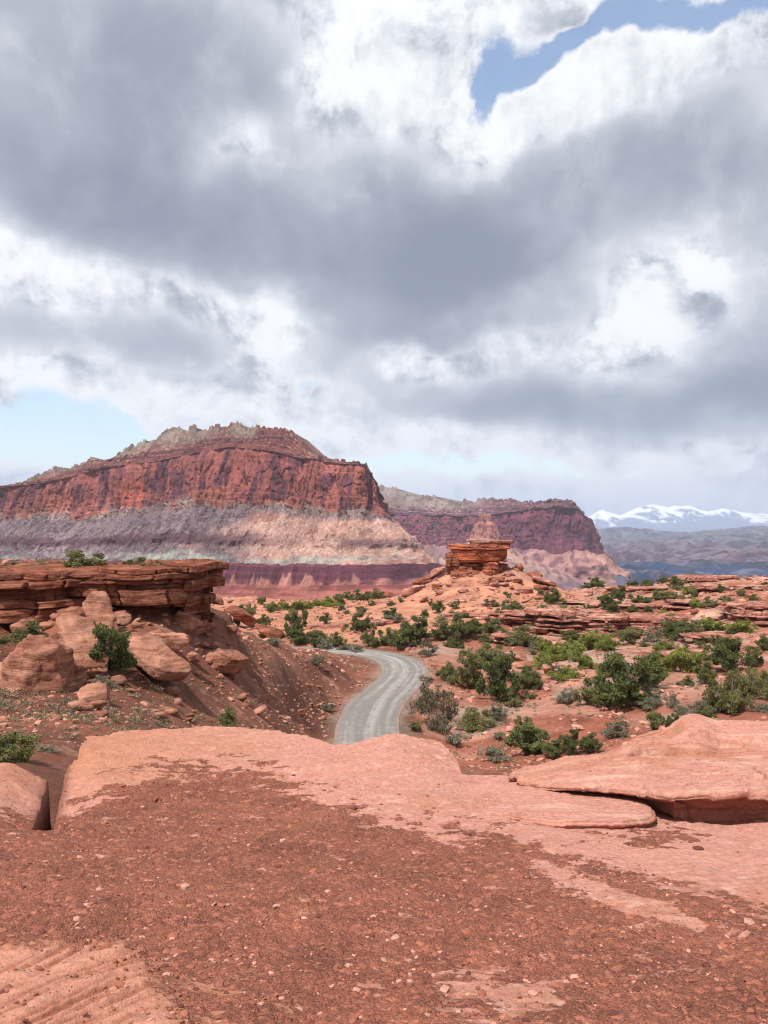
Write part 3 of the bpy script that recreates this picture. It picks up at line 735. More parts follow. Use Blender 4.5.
def main_color(lay, loc, px, X, Y, Z, s):
    f = fbm2(s / 60, Z / 30, 201, 4); g = fbm2(s / 9, Z / 9, 202, 4); h = fbm2(s / 14, Z / 70, 203, 4); sp = fbm2(s / 2.2, Z / 1.8, 204, 3); b = fbm2(s / 300, Z / 3.0, 205, 3)
    cap = mixc(S(150, 92, 88)[None, None], S(108, 64, 72)[None, None], smooth(b, -.1, .3)); cap = mixc(S(190, 146, 130)[None, None], cap, np.clip(smooth(loc, .2, .6) + smooth(g, .1, .3) * .6, 0, 1))
    navajo = S(178, 160, 148)[None, None]
    kn = np.interp(px, [0, 20, 60, 100, 112, 200, 212, 222, 245, 250, 275], [0, .8, .5, 0, 1, .7, .1, .9, .9, .0, 0]) * smooth(lay, 1.75, 1.25)
    cap = mixc(cap, navajo, np.clip(kn + .3 * g * kn, 0, 1))
    cap = mixc(cap, S(100, 104, 84)[None, None], smooth(g + .5 * sp, .35, .6) * .5)
    cl = mixc(S(182, 110, 100)[None, None], S(124, 76, 88)[None, None], smooth(h + .4 * f, -.05, .3))
    cl = mixc(cl, S(192, 116, 96)[None, None], smooth(fbm2(s / 80, Z / 60, 206, 3), .12, .35) * .8)
    cl = mixc(cl, S(204, 112, 88)[None, None], np.exp(-((px - 133) / 11) ** 4) * smooth(loc, .2, .4) * .8)
    cl = mixc(cl, S(196, 150, 130)[None, None], smooth(loc + .25 * f + .2 * g, .72, .95) * np.interp(px, [0, 100, 130, 200, 390], [.75, .7, .05, .55, .5]))
    tlc = mixc(S(150, 132, 132)[None, None], S(200, 176, 162)[None, None], smooth(sp, -.1, .4)); cl = mixc(cl, tlc, smooth(loc + .22 * f + .16 * g, .86, .93) * .9)
    cl = mixc(cl, S(100, 56, 66)[None, None], smooth(fbm2(s / 5, Z / 60, 207, 3) + .3 * h, .25, .5) * .55)
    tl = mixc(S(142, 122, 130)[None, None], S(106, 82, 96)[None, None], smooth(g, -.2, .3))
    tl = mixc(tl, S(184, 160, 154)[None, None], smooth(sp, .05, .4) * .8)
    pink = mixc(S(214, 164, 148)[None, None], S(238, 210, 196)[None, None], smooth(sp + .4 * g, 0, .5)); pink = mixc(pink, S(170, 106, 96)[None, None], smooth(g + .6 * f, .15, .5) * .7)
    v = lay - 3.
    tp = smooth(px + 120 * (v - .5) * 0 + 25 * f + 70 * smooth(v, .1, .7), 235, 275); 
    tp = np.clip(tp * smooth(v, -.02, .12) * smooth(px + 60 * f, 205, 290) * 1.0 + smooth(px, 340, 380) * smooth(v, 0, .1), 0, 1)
    tl = mixc(tl, pink, tp)  # rock colours, with cloud shadow on the left painted into the grey
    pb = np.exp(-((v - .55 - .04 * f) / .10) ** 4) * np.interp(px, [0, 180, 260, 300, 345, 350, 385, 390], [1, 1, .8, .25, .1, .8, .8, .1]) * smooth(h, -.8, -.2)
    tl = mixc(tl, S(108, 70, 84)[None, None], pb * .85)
    wb = smooth(v + .10 * f + .10 * g, .78, .88) * smooth(fbm2(s / 45, Z / 14, 209, 4), -.35, .1) * np.interp(px, [0, 100, 180, 230, 300, 440], [.5, .5, .9, 1, .7, .8])
    tl = mixc(tl, mixc(S(196, 200, 188)[None, None], S(160, 160, 156)[None, None], smooth(g, -.1, .4)), wb)
    tl = mixc(tl, S(140, 120, 118)[None, None], smooth(sp + .5 * g, .45, .8) * .35)
    mk = mixc(S(138, 78, 88)[None, None], S(110, 62, 78)[None, None], smooth(b, -.1, .35))
    mk = mixc(mk, S(206, 142, 130)[None, None], smooth(loc + (lay - 4.6) * 1.5 + .3 * g, .35, .8) * smooth(lay, 4.15, 4.5))
    ap = mixc(S(196, 122, 108)[None, None], S(160, 88, 84)[None, None], smooth(fbm2(s / 40, Z / 4, 208, 3), -.1, .3))
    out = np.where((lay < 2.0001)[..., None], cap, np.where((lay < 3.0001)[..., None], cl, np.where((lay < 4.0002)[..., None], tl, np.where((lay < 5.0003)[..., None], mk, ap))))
    return out
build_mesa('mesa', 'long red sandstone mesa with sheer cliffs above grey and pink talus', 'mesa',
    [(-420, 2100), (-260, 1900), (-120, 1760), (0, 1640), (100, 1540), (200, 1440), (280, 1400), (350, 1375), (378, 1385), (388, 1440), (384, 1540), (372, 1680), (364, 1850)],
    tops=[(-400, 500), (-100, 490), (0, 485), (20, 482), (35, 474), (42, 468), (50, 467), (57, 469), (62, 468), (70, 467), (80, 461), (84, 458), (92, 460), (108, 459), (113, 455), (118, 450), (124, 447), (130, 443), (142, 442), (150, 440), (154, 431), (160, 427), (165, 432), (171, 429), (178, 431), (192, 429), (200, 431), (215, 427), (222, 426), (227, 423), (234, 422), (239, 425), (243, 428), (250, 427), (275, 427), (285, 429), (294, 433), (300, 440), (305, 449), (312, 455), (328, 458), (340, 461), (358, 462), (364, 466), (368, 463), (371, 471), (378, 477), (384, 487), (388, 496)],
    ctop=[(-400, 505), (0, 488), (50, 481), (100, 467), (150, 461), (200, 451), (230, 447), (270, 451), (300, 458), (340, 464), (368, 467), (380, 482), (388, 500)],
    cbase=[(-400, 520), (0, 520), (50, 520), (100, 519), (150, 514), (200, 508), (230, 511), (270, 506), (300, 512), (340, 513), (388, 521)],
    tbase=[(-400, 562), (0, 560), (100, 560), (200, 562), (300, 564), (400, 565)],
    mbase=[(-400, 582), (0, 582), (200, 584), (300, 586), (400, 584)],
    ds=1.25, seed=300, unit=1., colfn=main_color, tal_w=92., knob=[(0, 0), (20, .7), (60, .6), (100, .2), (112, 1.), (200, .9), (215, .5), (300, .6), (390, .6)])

def butte_color(lay, loc, px, X, Y, Z, s):
    f = fbm2(s / 150, Z / 60, 221, 4); g = fbm2(s / 22, Z / 20, 222, 4); h = fbm2(s / 30, Z / 160, 223, 4); sp = fbm2(s / 6, Z / 4, 224, 3); b = fbm2(s / 700, Z / 7.0, 225, 3)
    cap = mixc(S(128, 84, 96)[None, None], S(104, 66, 84)[None, None], smooth(b, -.1, .3)); cap = mixc(S(172, 142, 134)[None, None], cap, np.clip(smooth(loc, .2, .6) + smooth(g, .1, .3) * .5, 0, 1))
    cap = mixc(cap, S(165, 146, 140)[None, None], smooth(px, 500, 440) * smooth(lay, 1.9, 1.3))
    cl = mixc(S(134, 74, 88)[None, None], S(106, 60, 80)[None, None], smooth(h + .3 * f, -.1, .3)); cl = mixc(cl, S(150, 86, 92)[None, None], smooth(f, .1, .4) * .6)
    cl = mixc(cl, S(160, 128, 122)[None, None], smooth(sp + g, .3, .7) * smooth(px, 500, 430) * .8)
    tl = mixc(S(196, 148, 138)[None, None], S(128, 82, 96)[None, None], smooth(g + .7 * f, 0, .4) * .8); tl = mixc(tl, S(150, 118, 126)[None, None], smooth(px, 560, 480) * .7)
    return np.where((lay < 2.0001)[..., None], cap, np.where((lay < 3.0001)[..., None], cl, tl))
build_mesa('butte', 'purple red butte with a rounded right shoulder behind the spire', 'butte',
    [(250, 3900), (330, 3600), (400, 3400), (470, 3150), (540, 3000), (580, 2980), (596, 3040), (600, 3180), (594, 3400)],
    tops=[(200, 484), (370, 486), (388, 488), (400, 491), (412, 497), (418, 499), (430, 497), (438, 500), (446, 504), (456, 503), (470, 502), (482, 499), (496, 500), (512, 500), (522, 504), (535, 502), (550, 500), (565, 499), (578, 501), (588, 506), (594, 514), (600, 524)],
    ctop=[(200, 512), (400, 515), (480, 516), (540, 508), (580, 508), (594, 518), (600, 530)],
    cbase=[(200, 540), (400, 542), (500, 548), (560, 556), (580, 552), (600, 553)],
    tbase=[(200, 600), (500, 596), (600, 590)], mbase=[(200, 605), (600, 604)],
    ds=3.2, seed=400, unit=2., colfn=butte_color, tal_w=150., rows=(50, 80, 60, 16, 10), knob=[(200, .8), (440, .8), (520, .5), (600, .2)])

def build_spire():
    base = P(485, 586, 2300); top = P(487, 514, 2300)[2]; sh = P(487, 538, 2300)[2]
    th = np.linspace(0, 2 * np.pi, 420, endpoint=False)[None, :]
    q = np.linspace(0, 1, 190)[:, None]
    zb = base[2]
    nz = fbm3(np.cos(th) * 3 + 0 * q, np.sin(th) * 3 + 0 * q, q * 4 + 0 * th, 501, 4)
    nf = fbm3(np.cos(th) * 14 + 0 * q, np.sin(th) * 14 + 0 * q, q * 20 + 0 * th, 502, 3)
    qs = .34
    # tower for q<qs, skirt below
    z = np.where(q < qs, top + (sh - top) * (q / qs), sh + (zb - 30 - sh) * ((q - qs) / (1 - qs)))
    rt = 17 + 9 * smooth(q / qs, .3, .5) + 12 * (q / qs) ** 2; rt = rt * smooth(q, -.02, .012)
    rs = 40 + 225 * ((q - qs) / (1 - qs)) ** 1.05
    r = np.where(q < qs, rt * (1 + .55 * nz), rs * (1 + .16 * nz * smooth(q, qs, .6)))
    r = r + nf * 4
    el = 1 + .5 * np.abs(np.cos(th)) * smooth(q, qs, 1)
    X = base[0] + r * np.cos(th) * el; Y = base[1] + r * np.sin(th); Z = z + 3 * nf
    b = fbm2(X / 60, Z / 5, 503, 3); g = fbm2(X / 12, Z / 12, 504, 4)
    tw = mixc(S(196, 138, 128)[None, None], S(166, 108, 106)[None, None], smooth(g + .3 * b, -.1, .4)); tl = mixc(S(200, 160, 148)[None, None], S(150, 112, 116)[None, None], smooth(g + .4 * b, -.1, .35))
    col = mixc(tw, tl, smooth(q, qs - .02, qs + .05) + 0 * X)
    col = mixc(col, S(128, 104, 124)[None, None], smooth(q + .06 * g, .66, .9) * .6 + 0 * X)
    struct(mesh_obj('rock_spire', np.stack([X, Y, Z], -1), grid_faces(190, 420, True), M_mesa, col=col), 'pink rock spire on a talus cone in front of the purple butte', 'spire')
build_spire()

def build_far_hills():
    px = np.linspace(540, 1100, 620); D = np.exp(np.linspace(math.log(2700), math.log(11500), 330))
    PX, DD = np.meshgrid(px, D)
    X = (PX - CX) / F * DD; Y = DD.copy()
    lt = np.log(DD / 2700) / math.log(11500 / 2700)
    w = fbm2(X / 900, Y / 900, 601, 5); w2 = fbm2(X / 260, Y / 500, 602, 5, ridged=True); w3 = fbm2(X / 60, Y / 140, 603, 4, ridged=True)
    # tilted beds rise to the right: hogbacks as steps across the valley
    w4 = fbm2(X / 45, Y / 260, 606, 4)
    q = lt + .02 * w2 + .10 * (PX - 620) / 150 * smooth(lt, .2, .6) + .05 * w
    steps = [(0, 582), (.22, 576), (.30, 566), (.44, 563), (.50, 556), (.62, 551), (.66, 544), (.80, 540), (.86, 531), (1.0, 528), (1.3, 526)]
    yy = np.interp(q, [a for a, _ in steps], [b for _, b in steps])
    crest = np.interp(PX, [600, 615, 640, 650, 680, 700, 740, 768, 1100], [531, 529.5, 526, 531, 534, 533, 529, 527, 524])
    yy = np.maximum(yy, crest + (1 - smooth(lt, .75, .95)) * 6)
    yy = np.where(lt > .95, yy + (lt - .95) * 160, yy)
    Z = (HOR - yy) / F * DD + 34 * w2 * smooth(lt, 0, .1) + 16 * w3
    Z = np.where(lt < .06, Z - (1 - lt / .06) * 200, Z)
    h = fbm2(X / 400, Y / 160, 604, 5); k = fbm2(X / 120, Y / 120, 605, 4)
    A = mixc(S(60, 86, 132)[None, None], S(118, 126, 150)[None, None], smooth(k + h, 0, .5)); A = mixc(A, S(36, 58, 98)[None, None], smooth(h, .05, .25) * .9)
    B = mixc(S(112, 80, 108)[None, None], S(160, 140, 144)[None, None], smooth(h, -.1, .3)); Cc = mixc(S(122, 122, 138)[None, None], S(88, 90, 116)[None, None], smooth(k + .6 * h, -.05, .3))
    col = mixc(A, B, smooth(q, .30, .36)); col = mixc(col, Cc, smooth(q + .05 * k, .62, .70)); col = mixc(col, S(66, 74, 78)[None, None], smooth(k - .4 * h + .5 * w4, .05, .3) * .6); col = mixc(col, S(164, 152, 168)[None, None], smooth(w4 + .5 * w3 - .3 * k, .15, .4) * .6)  # last mix paints sunlit patches as pale streaks in the colour
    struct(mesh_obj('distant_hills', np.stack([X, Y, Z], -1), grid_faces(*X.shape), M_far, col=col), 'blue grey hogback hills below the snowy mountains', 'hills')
build_far_hills()

def build_mountains():
    px = np.linspace(480, 1000, 700); D = np.linspace(26000, 33000, 160)
    PX, DD = np.meshgrid(px, D); X = (PX - CX) / F * DD; Y = DD.copy()
    crest = np.interp(PX, [480, 560, 585, 597, 603, 612, 620, 628, 636, 645, 652, 660, 668, 676, 684, 690, 700, 708, 716, 726, 734, 745, 755, 768, 800, 1000], [528, 524, 517, 511, 509, 513, 515, 511, 508, 505, 503, 506, 507, 504, 505, 505, 508, 510, 508, 507, 508, 510, 510, 512, 509, 515])
    t = (DD - 26000) / 4000.
    zc = (HOR - crest) / F * 30000 * 1.0
    prof = np.clip(t, 0, 1) ** 1.1 * (t <= 1) + np.clip(1 - (t - 1) * .9, 0, 1) * (t > 1)
    rg = fbm2(X / 1900, Y / 1900, 701, 6, ridged=True)
    rg2 = fbm2(X / 600 , Y / 900, 702, 5, ridged=True)
    Z = zc * prof * (.92 + .18 * rg) + 190 * rg2 * np.sin(np.pi * np.clip(prof, 0, 1)) + 60 * rg2 * prof - 60
    hf = Z / np.maximum(zc, 1)
    sn = smooth(hf + .75 * fbm2(X / 260, Z / 150, 703, 5) + .35 * rg2, .56, .92)
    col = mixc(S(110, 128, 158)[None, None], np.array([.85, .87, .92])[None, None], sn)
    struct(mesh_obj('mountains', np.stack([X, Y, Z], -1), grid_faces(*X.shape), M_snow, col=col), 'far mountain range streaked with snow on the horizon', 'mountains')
M_snow = rock_mat('snowy_mountain', scale=900., bump=.5, bump_d=.02, var=.08, fine=1.)
build_mountains()

# ------------------------------------------------------------------ rocks
def ico(sub):
    bm = bmesh.new(); bmesh.ops.create_icosphere(bm, subdivisions=sub, radius=1)
    v = np.array([x.co[:] for x in bm.verts]); f = np.array([[q.index for q in p.verts] for p in bm.faces]); bm.free(); return v, f
ICO = {k: ico(k) for k in (1, 2, 3, 4, 5)}
def rotm(rx, ry, rz):
    return np.array((Matrix.Rotation(rz, 3, 'Z') @ Matrix.Rotation(ry, 3, 'Y') @ Matrix.Rotation(rx, 3, 'X')))
def boulder_verts(dims, seed, sub=4, cuts=10, sq=2.6, rough=.05, beds=0, cutd=(.55, .93)):
    rs = np.random.RandomState(seed)
    v, f = ICO[sub]; a = np.abs(v) ** sq; v = v / (a.sum(1) ** (1 / sq))[:, None]
    for _ in range(cuts):
        n = rs.normal(size=3); n /= np.linalg.norm(n); d = rs.uniform(*cutd)
        ex = np.maximum(v @ n - d, 0); v = v - ex[:, None] * n
    v = v / (.5 * (v.max(0) - v.min(0)))
    v = v * (1 + .07 * fbm3(v[:, 0] * 1.3 + seed, v[:, 1] * 1.3, v[:, 2] * 1.3, seed, 3))[:, None]
    p = v * (np.array(dims) / 2)
    sc = max(dims)
    n3 = fbm3(p[:, 0] / sc * 7, p[:, 1] / sc * 7, p[:, 2] / sc * 7, seed + 3, 4)
    p = p + v * (n3 * rough * min(dims) * 1.6)[:, None]
    if beds:
        zz = v[:, 2] * beds + .25 * n3 * 2; k = np.floor(zz); t = zz - k
        rr = _h(k.astype(np.int64) + 50, k.astype(np.int64) * 0, k.astype(np.int64) * 0, seed)
        off = (rr - .5) * .16 - smooth(np.abs(t - .5), .38, .5) * .10
        p[:, :2] *= (1 + off)[:, None]
    return p, f
ROCKS = []
def boulder(label, px, py, wpx, hpx, deep=1., tilt=(0, 0, 0), seed=1, mat=None, group=None, D=None, sub=4, cuts=15, sq=2.6, beds=0, name='boulder', cat='boulder', rough=.05, sink=.12, dims=None):
    """a rock whose foot is seen at (px, py) and that shows wpx by hpx pixels"""
    g = P(px, py, D) if D else hit(px, py)
    if D: g[2] = ground_z(np.array([g[0]]), np.array([g[1]]))[0][0] if D < 0 else g[2]
    k = g[1] / F; w, h = wpx * k, hpx * k
    dims = dims or (w, w * deep, h)
    p, f = boulder_verts(dims, seed, sub, cuts, sq, rough, beds, (.85, 1.25) if sq > 4 else (.55, .93))
    p = p @ rotm(*tilt).T
    zmin = p[:, 2].min()
    p[:, 2] -= zmin + sink * h
    o = mesh_obj(name, p, f, mat or M_fallen)
    o.location = (g[0], g[1] + dims[1] * .3, g[2])
    thing(o, label, cat, group)
    return o

def strata_rock(name, label, cat, loc, L, W, H, rot, seed, nl=5, nu=260, nv=70, mat=None, group=None, over=.12, taper=0., joint=1.6, sq=3.2, thick=None, offs=None, tilt=(0, 0), rough=.035, parent=None, base=.6, topn=.10, lens=None):
    rs = np.random.RandomState(seed)
    th = np.linspace(0, 2 * np.pi, nu, endpoint=False)
    c, s_ = np.cos(th), np.sin(th)
    rr = 1 / ((np.abs(c) ** sq + np.abs(s_) ** sq) ** (1 / sq))
    ox, oy = rr * c * L / 2, rr * s_ * W / 2
    # even spacing along the outline
    per = np.concatenate([[0], np.cumsum(np.hypot(np.diff(np.append(ox, ox[0])), np.diff(np.append(oy, oy[0]))))])
    u = np.linspace(0, per[-1], nu, endpoint=False); ox = np.interp(u, per, np.append(ox, ox[0])); oy = np.interp(u, per, np.append(oy, oy[0]))
    tx = np.roll(ox, -1) - np.roll(ox, 1); ty = np.roll(oy, -1) - np.roll(oy, 1); ln = np.hypot(tx, ty); nx, ny = ty / ln, -tx / ln
    thk = np.array(thick if thick is not None else rs.uniform(.4, 1.6, nl)); thk = thk / thk.sum(); nl = len(thk); bnd = np.concatenate([[0], np.cumsum(thk)])
    lo = np.array(offs) if offs is not None else rs.uniform(-1, 1, nl) * over
    v = np.linspace(-base / H, 1, nv)
    U, V = np.meshgrid(u, v); OX = ox[None, :] + 0 * V; OY = oy[None, :] + 0 * V
    wv = V + .035 * fbm2(OX / 1.8 + seed, OY / 1.8, seed + 1, 3)
    k = np.clip(np.searchsorted(bnd, wv.ravel(), side='right') - 1, 0, nl - 1).reshape(wv.shape)
    t = (wv - bnd[k]) / thk[k]
    jl = joint * (.6 + 1.2 * _h(k + 7, k * 0, k * 0, seed))
    ju = U / jl + 13.7 * k + .25 * fbm2(U / joint, V * 3, seed + 8, 2); ji = np.floor(ju).astype(np.int64); jt = ju - ji
    jr = _h(ji, k, ji * 0, seed + 2) - .5
    off = lo[k] + jr * over * 1.5
    e = min(.28, over * 1.3)
    off = off - e * smooth(np.abs(t - .5), .42, .5) * 1.3 - e * 1.1 * smooth(np.abs(jt - .5), .46 - .0, .5)
    off = off + rough * L ** .3 * 2.0 * fbm3(OX / .9, OY / .9, V * H / .5, seed + 4, 4) + over * 1.0 * fbm3(OX / 3, OY / 3, V * H / 3, seed + 5, 2)
    off = off - over * 2.2 * smooth(fbm3(OX / (joint * 1.3) + 9.1 * k, OY / (joint * 1.3), k * 3.7 + 0 * V, seed + 7, 2), .18, .34)
    off = off - taper * np.clip(V, 0, 1)
    if lens is not None:
        off = off + np.interp(V, lens[0], lens[1])
    X = OX + nx[None, :] * off; Y = OY + ny[None, :] * off
    Z = V * H + topn * H * .6 * fbm2(OX / 2.2, OY / 2.2, seed + 6, 3) * np.clip(V, 0, 1)
    # round off the rim and close the top
    rows = [np.stack([X, Y, Z], -1)]
    for sc in (.97, .92, .84, .74, .62, .48, .32, .15, .02):
        q = rows[0][-1].copy(); q[:, 0] *= sc; q[:, 1] *= sc
        q[:, 2] = rows[0][-1][:, 2].mean() * (1 - sc) * .4 + rows[0][-1][:, 2] * (1 - (1 - sc) * .4) + topn * H * (fbm2(q[:, 0] / 1.1, q[:, 1] / 1.1, seed + 9, 4) * .9 + .5 * (1 - sc))
        rows.append(q[None])
    V3 = np.concatenate(rows, 0); nr = V3.shape[0]
    p = V3.reshape(-1, 3)
    p[:, 2] += np.tan(tilt[0]) * p[:, 0] + np.tan(tilt[1]) * p[:, 1]
    o = mesh_obj(name, p, grid_faces(nr, nu, True), mat or M_cliff, parent=parent)
    o.location = loc; o.rotation_euler = (0, 0, rot)
    if label: thing(o, label, cat, group)
    return o

# the broken cliff at the left, block by block
def cliff_block(label, pxc, D, ytop, ybot, wpx, W, rot, seed, **k):
    top = P(pxc, ytop, D); bot = P(pxc, ybot, D); kx = D / F
    H = top[2] - bot[2]
    return strata_rock('cliff_block', label, 'cliff', (bot[0], bot[1] + W * .35, bot[2]), wpx * kx, W, H, rot, seed, nu=520, nv=120, mat=M_cliff, group='blocks of the broken cliff at the left', **k)
cliff_block('dark red cliff block at the left frame edge with a deep undercut', -60, 38, 572, 650, 290, 9, .05, 11, thick=[.9, .9, .9, .5, .7, .5, .4], offs=[-1.3, -.5, .1, .15, -.5, .30, .0], over=.28, joint=2.2)
cliff_block('layered cliff block below the broad round juniper at the rim', 66, 41.2, 571, 632, 70, 8, -.25, 12, thick=[.8, .5, .8, .5, .6, .4, .5], offs=[-1.2, -.8, -.6, -.1, -.5, .1, -.1], over=.3, joint=1.4)
cliff_block('cliff block with a smooth orange face above a dark recess', 136, 40, 567, 618, 92, 8, .06, 13, thick=[.9, .35, 1.5, .4, .4, .5, .45], offs=[-1.3, -1.0, .12, -.15, .08, .2, .0], over=.2, joint=2.6)
cliff_block('jutting undercut end block of the left cliff', 188, 41, 563, 618, 36, 4.6, -.2, 14, thick=[.8, .7, .5, .8, .5, .6], offs=[-.7, -.4, -.5, .1, .15, .2], over=.2, joint=1.3)
def ledge_shelf(label, px, D, ytop, ybot, wpx, W, seed, rot=0.):
    top = P(px, ytop, D); bot = P(px, ybot, D)
    return strata_rock('rock_shelf', label, 'rock shelf', (bot[0], bot[1] + W * .4, bot[2]), wpx * D / F, W, top[2] - bot[2], rot, seed, nl=3, nu=300, nv=40, mat=M_cliff, group='thin shelves capping the left cliff', over=.1)
ledge_shelf('thin weathered shelf on the cliff top at the left edge', 15, 37.6, 573, 590, 100, 3, 21)
ledge_shelf('thin shelf protruding below the round juniper', 88, 38.4, 574, 584, 56, 3, 22)

RZ = math.radians
boulder('huge rounded orange boulder at the left frame edge', 26, 722, 92, 84, .9, (.1, .15, .3), 31, D=27, sub=5, cuts=16, sq=2.5, rough=.10, sink=.05)
boulder('dark red rock wedged under the huge rounded boulder', 30, 738, 100, 42, .8, (0, .1, .2), 32, D=26, sub=4, cuts=9, mat=M_cliff, sink=.1)
boulder('small brown boulder at the foot of the huge boulder', 48, 738, 32, 23, .8, (.1, .2, .4), 33, D=22, sub=4)
boulder('flat wedge of rock lying right of the huge boulder', 78, 712, 26, 12, .7, (.1, .35, .2), 34, sub=3)
boulder('squat tan boulder half buried right of the huge boulder', 94, 705, 34, 22, .8, (.1, .1, .2), 35, sub=4)
boulder('long tilted slab leaning down the slope left of the dark juniper', 72, 678, 0, 0, seed=36, tilt=(RZ(40), 0, RZ(40)), dims=(1.5, 3.2, .5), sub=5, cuts=9, sq=7, beds=2, rough=.16, sink=0)
boulder('upper tilted slab fallen from the cliff above the dark juniper', 93, 648, 0, 0, seed=37, tilt=(RZ(44), 0, RZ(36)), dims=(1.2, 3.0, .5), sub=5, cuts=9, sq=7, beds=2, rough=.16, sink=0)
boulder('small block resting on the long tilted slab', 79, 648, 14, 9, .8, (.3, .3, .2), 38, D=31.5, sub=3)
boulder('big pale slab sliding right of the dark juniper', 150, 684, 0, 0, seed=39, tilt=(RZ(22), RZ(8), RZ(48)), dims=(1.8, 3.2, .9), sub=5, cuts=9, sq=5, sink=.1)
boulder('blocky tan boulder just under the cliff end', 186, 634, 30, 23, .8, (.1, .25, .3), 40, sub=4, sq=3.4)
boulder('broken pinkish rock pile at the middle of the left slope', 166, 652, 40, 20, .8, (0, .1, .1), 41, sub=4, beds=3, cuts=14)
boulder('small pale block beside the broken pinkish rock', 148, 650, 16, 13, .8, (.2, .1, .6), 42, sub=3)
boulder('flat laminated pink outcrop on the left slope', 222, 676, 50, 22, .9, (0, .22, .1), 43, sub=4, beds=4, cuts=8, sq=3, rough=.08)
boulder('laminated slab piece behind the flat pink outcrop', 214, 652, 20, 10, .8, (0, .2, .3), 44, sub=3, beds=3)
boulder('dark ledge rock low on the crest of the left slope', 268, 640, 34, 12, .7, (0, .35, .1), 45, sub=3, beds=3, mat=M_cliff)
boulder('dark tilted slab on the crest below the cliff end', 238, 628, 36, 12, .7, (0, .55, .1), 46, sub=3, beds=3, mat=M_cliff)
boulder('pale rock at the upper crest beside the cliff end', 216, 604, 16, 10, .8, (0, .2, .3), 47, D=48, sub=3)
boulder('round white stone below the mesa at the slope crest', 230, 603, 6, 5, .8, (0, 0, 0), 48, D=60, sub=2, mat=M_stone)
boulder('fallen slab under the cliff between the two tilted slabs', 62, 645, 28, 18, .7, (.3, -.3, .3), 49, D=33.5, sub=4, sq=3.6, mat=M_cliff)

# the caprock outcrop on its mound
def outcrop():
    D = 167.5; k = D / F
    b = P(478, 594, D - 2)
    root = empty('balanced_outcrop', b)
    thing(root, 'orange caprock outcrop balanced on a dark red pedestal atop the mound', 'rock outcrop')
    def part(nm, px, yt, yb, wpx, W, seed, dy=0, **kw):
        t = P(px, yt, D); q = P(px, yb, D)
        o = strata_rock(nm, None, None, (q[0] - b[0], dy, q[2] - b[2]), wpx * k, W, t[2] - q[2], kw.pop('rot', 0), seed, nu=260, nv=60, mat=kw.pop('mat', M_orange), parent=root, base=kw.pop('base', .3), **kw)
        return o
    part('pedestal', 479, 564, 584, 46, 5, 51, mat=M_cliff, over=.6, joint=3, taper=-1.2, nl=5)
    part('lower_bed', 474, 559, 571, 54, 8, 52, over=.4, joint=2.4, thick=[1.2, .5, .8], base=.1, mat=M_cliff)
    part('caprock', 478, 545, 561, 58, 10, 53, over=.35, joint=4.5, thick=[.25, 2.6, .35, .45], offs=[-.3, .1, .45, .2], base=.05, lens=([0, .5, 1], [-.35, 0, .1]))
    part('top_slab', 489, 540, 545.5, 46, 7, 54, over=.3, joint=4, nl=2, base=.1, mat=M_ledge, tilt=(-.02, 0))
    part('left_shoulder', 452, 553, 568, 14, 6, 55, dy=-1.0, over=.3, joint=2, nl=3, mat=M_cliff)
    part('leaning_block', 487, 562, 580, 15, 3, 56, dy=-4.2, over=.25, joint=2, nl=2, rot=.3)
    part('front_slab', 463, 570, 596, 30, 3, 57, dy=-3.6, over=.25, joint=4, nl=2, mat=M_cliff, rot=-.2)
outcrop()
for a in [
    ('long dark slab leaning on the left flank of the outcrop', 440, 577, 26, 8, (0, -.55, .1), 61), ('flat rock lower on the left flank of the mound', 424, 585, 24, 7, (0, -.4, 0), 62),
    ('dark rock heap at the left foot of the mound', 411, 595, 24, 9, (0, -.35, .2), 63), ('rounded boulder at the far left foot of the mound', 385, 598, 18, 8, (0, 0, 0), 64),
    ('small red boulder left of the outcrop pedestal', 452, 574, 10, 8, (0, 0, .4), 65), ('pale flat slab right below the outcrop', 498, 582, 20, 6, (0, .05, 0), 66),
    ('grey slab under the pale flat slab', 501, 587, 16, 5, (0, .05, .3), 67), ('pale block left of the grey slab', 489, 586, 8, 7, (0, .1, .2), 68),
    ('small block right of the outcrop', 505, 571, 12, 9, (0, .1, .2), 69), ('dark wedge rock on the right crest of the mound', 520, 571, 10, 9, (0, .5, .2), 70),
    ('long low dark slab trailing down the right crest', 543, 586, 28, 6, (0, .42, 0), 71), ('dark boulder halfway down the right of the mound', 534, 578, 16, 8, (0, 0, .3), 72),
    ('rounded dark boulder in the middle of the right flank', 526, 595, 16, 9, (0, 0, 0), 73), ('flat dark rock above the round shrub on the flank', 542, 591, 18, 7, (0, .1, 0), 74),
    ('pale slab beside the round shrub on the flank', 540, 600, 12, 6, (0, .1, 0), 75), ('little dark rock at the left flank of the mound', 437, 590, 12, 7, (0, 0, 0), 76)]:
    boulder(a[0], a[1], a[2], a[3], a[4], .8, a[5], a[6], sub=3, mat=M_ledge if a[6] % 2 else M_cliff, beds=2, sink=.28)

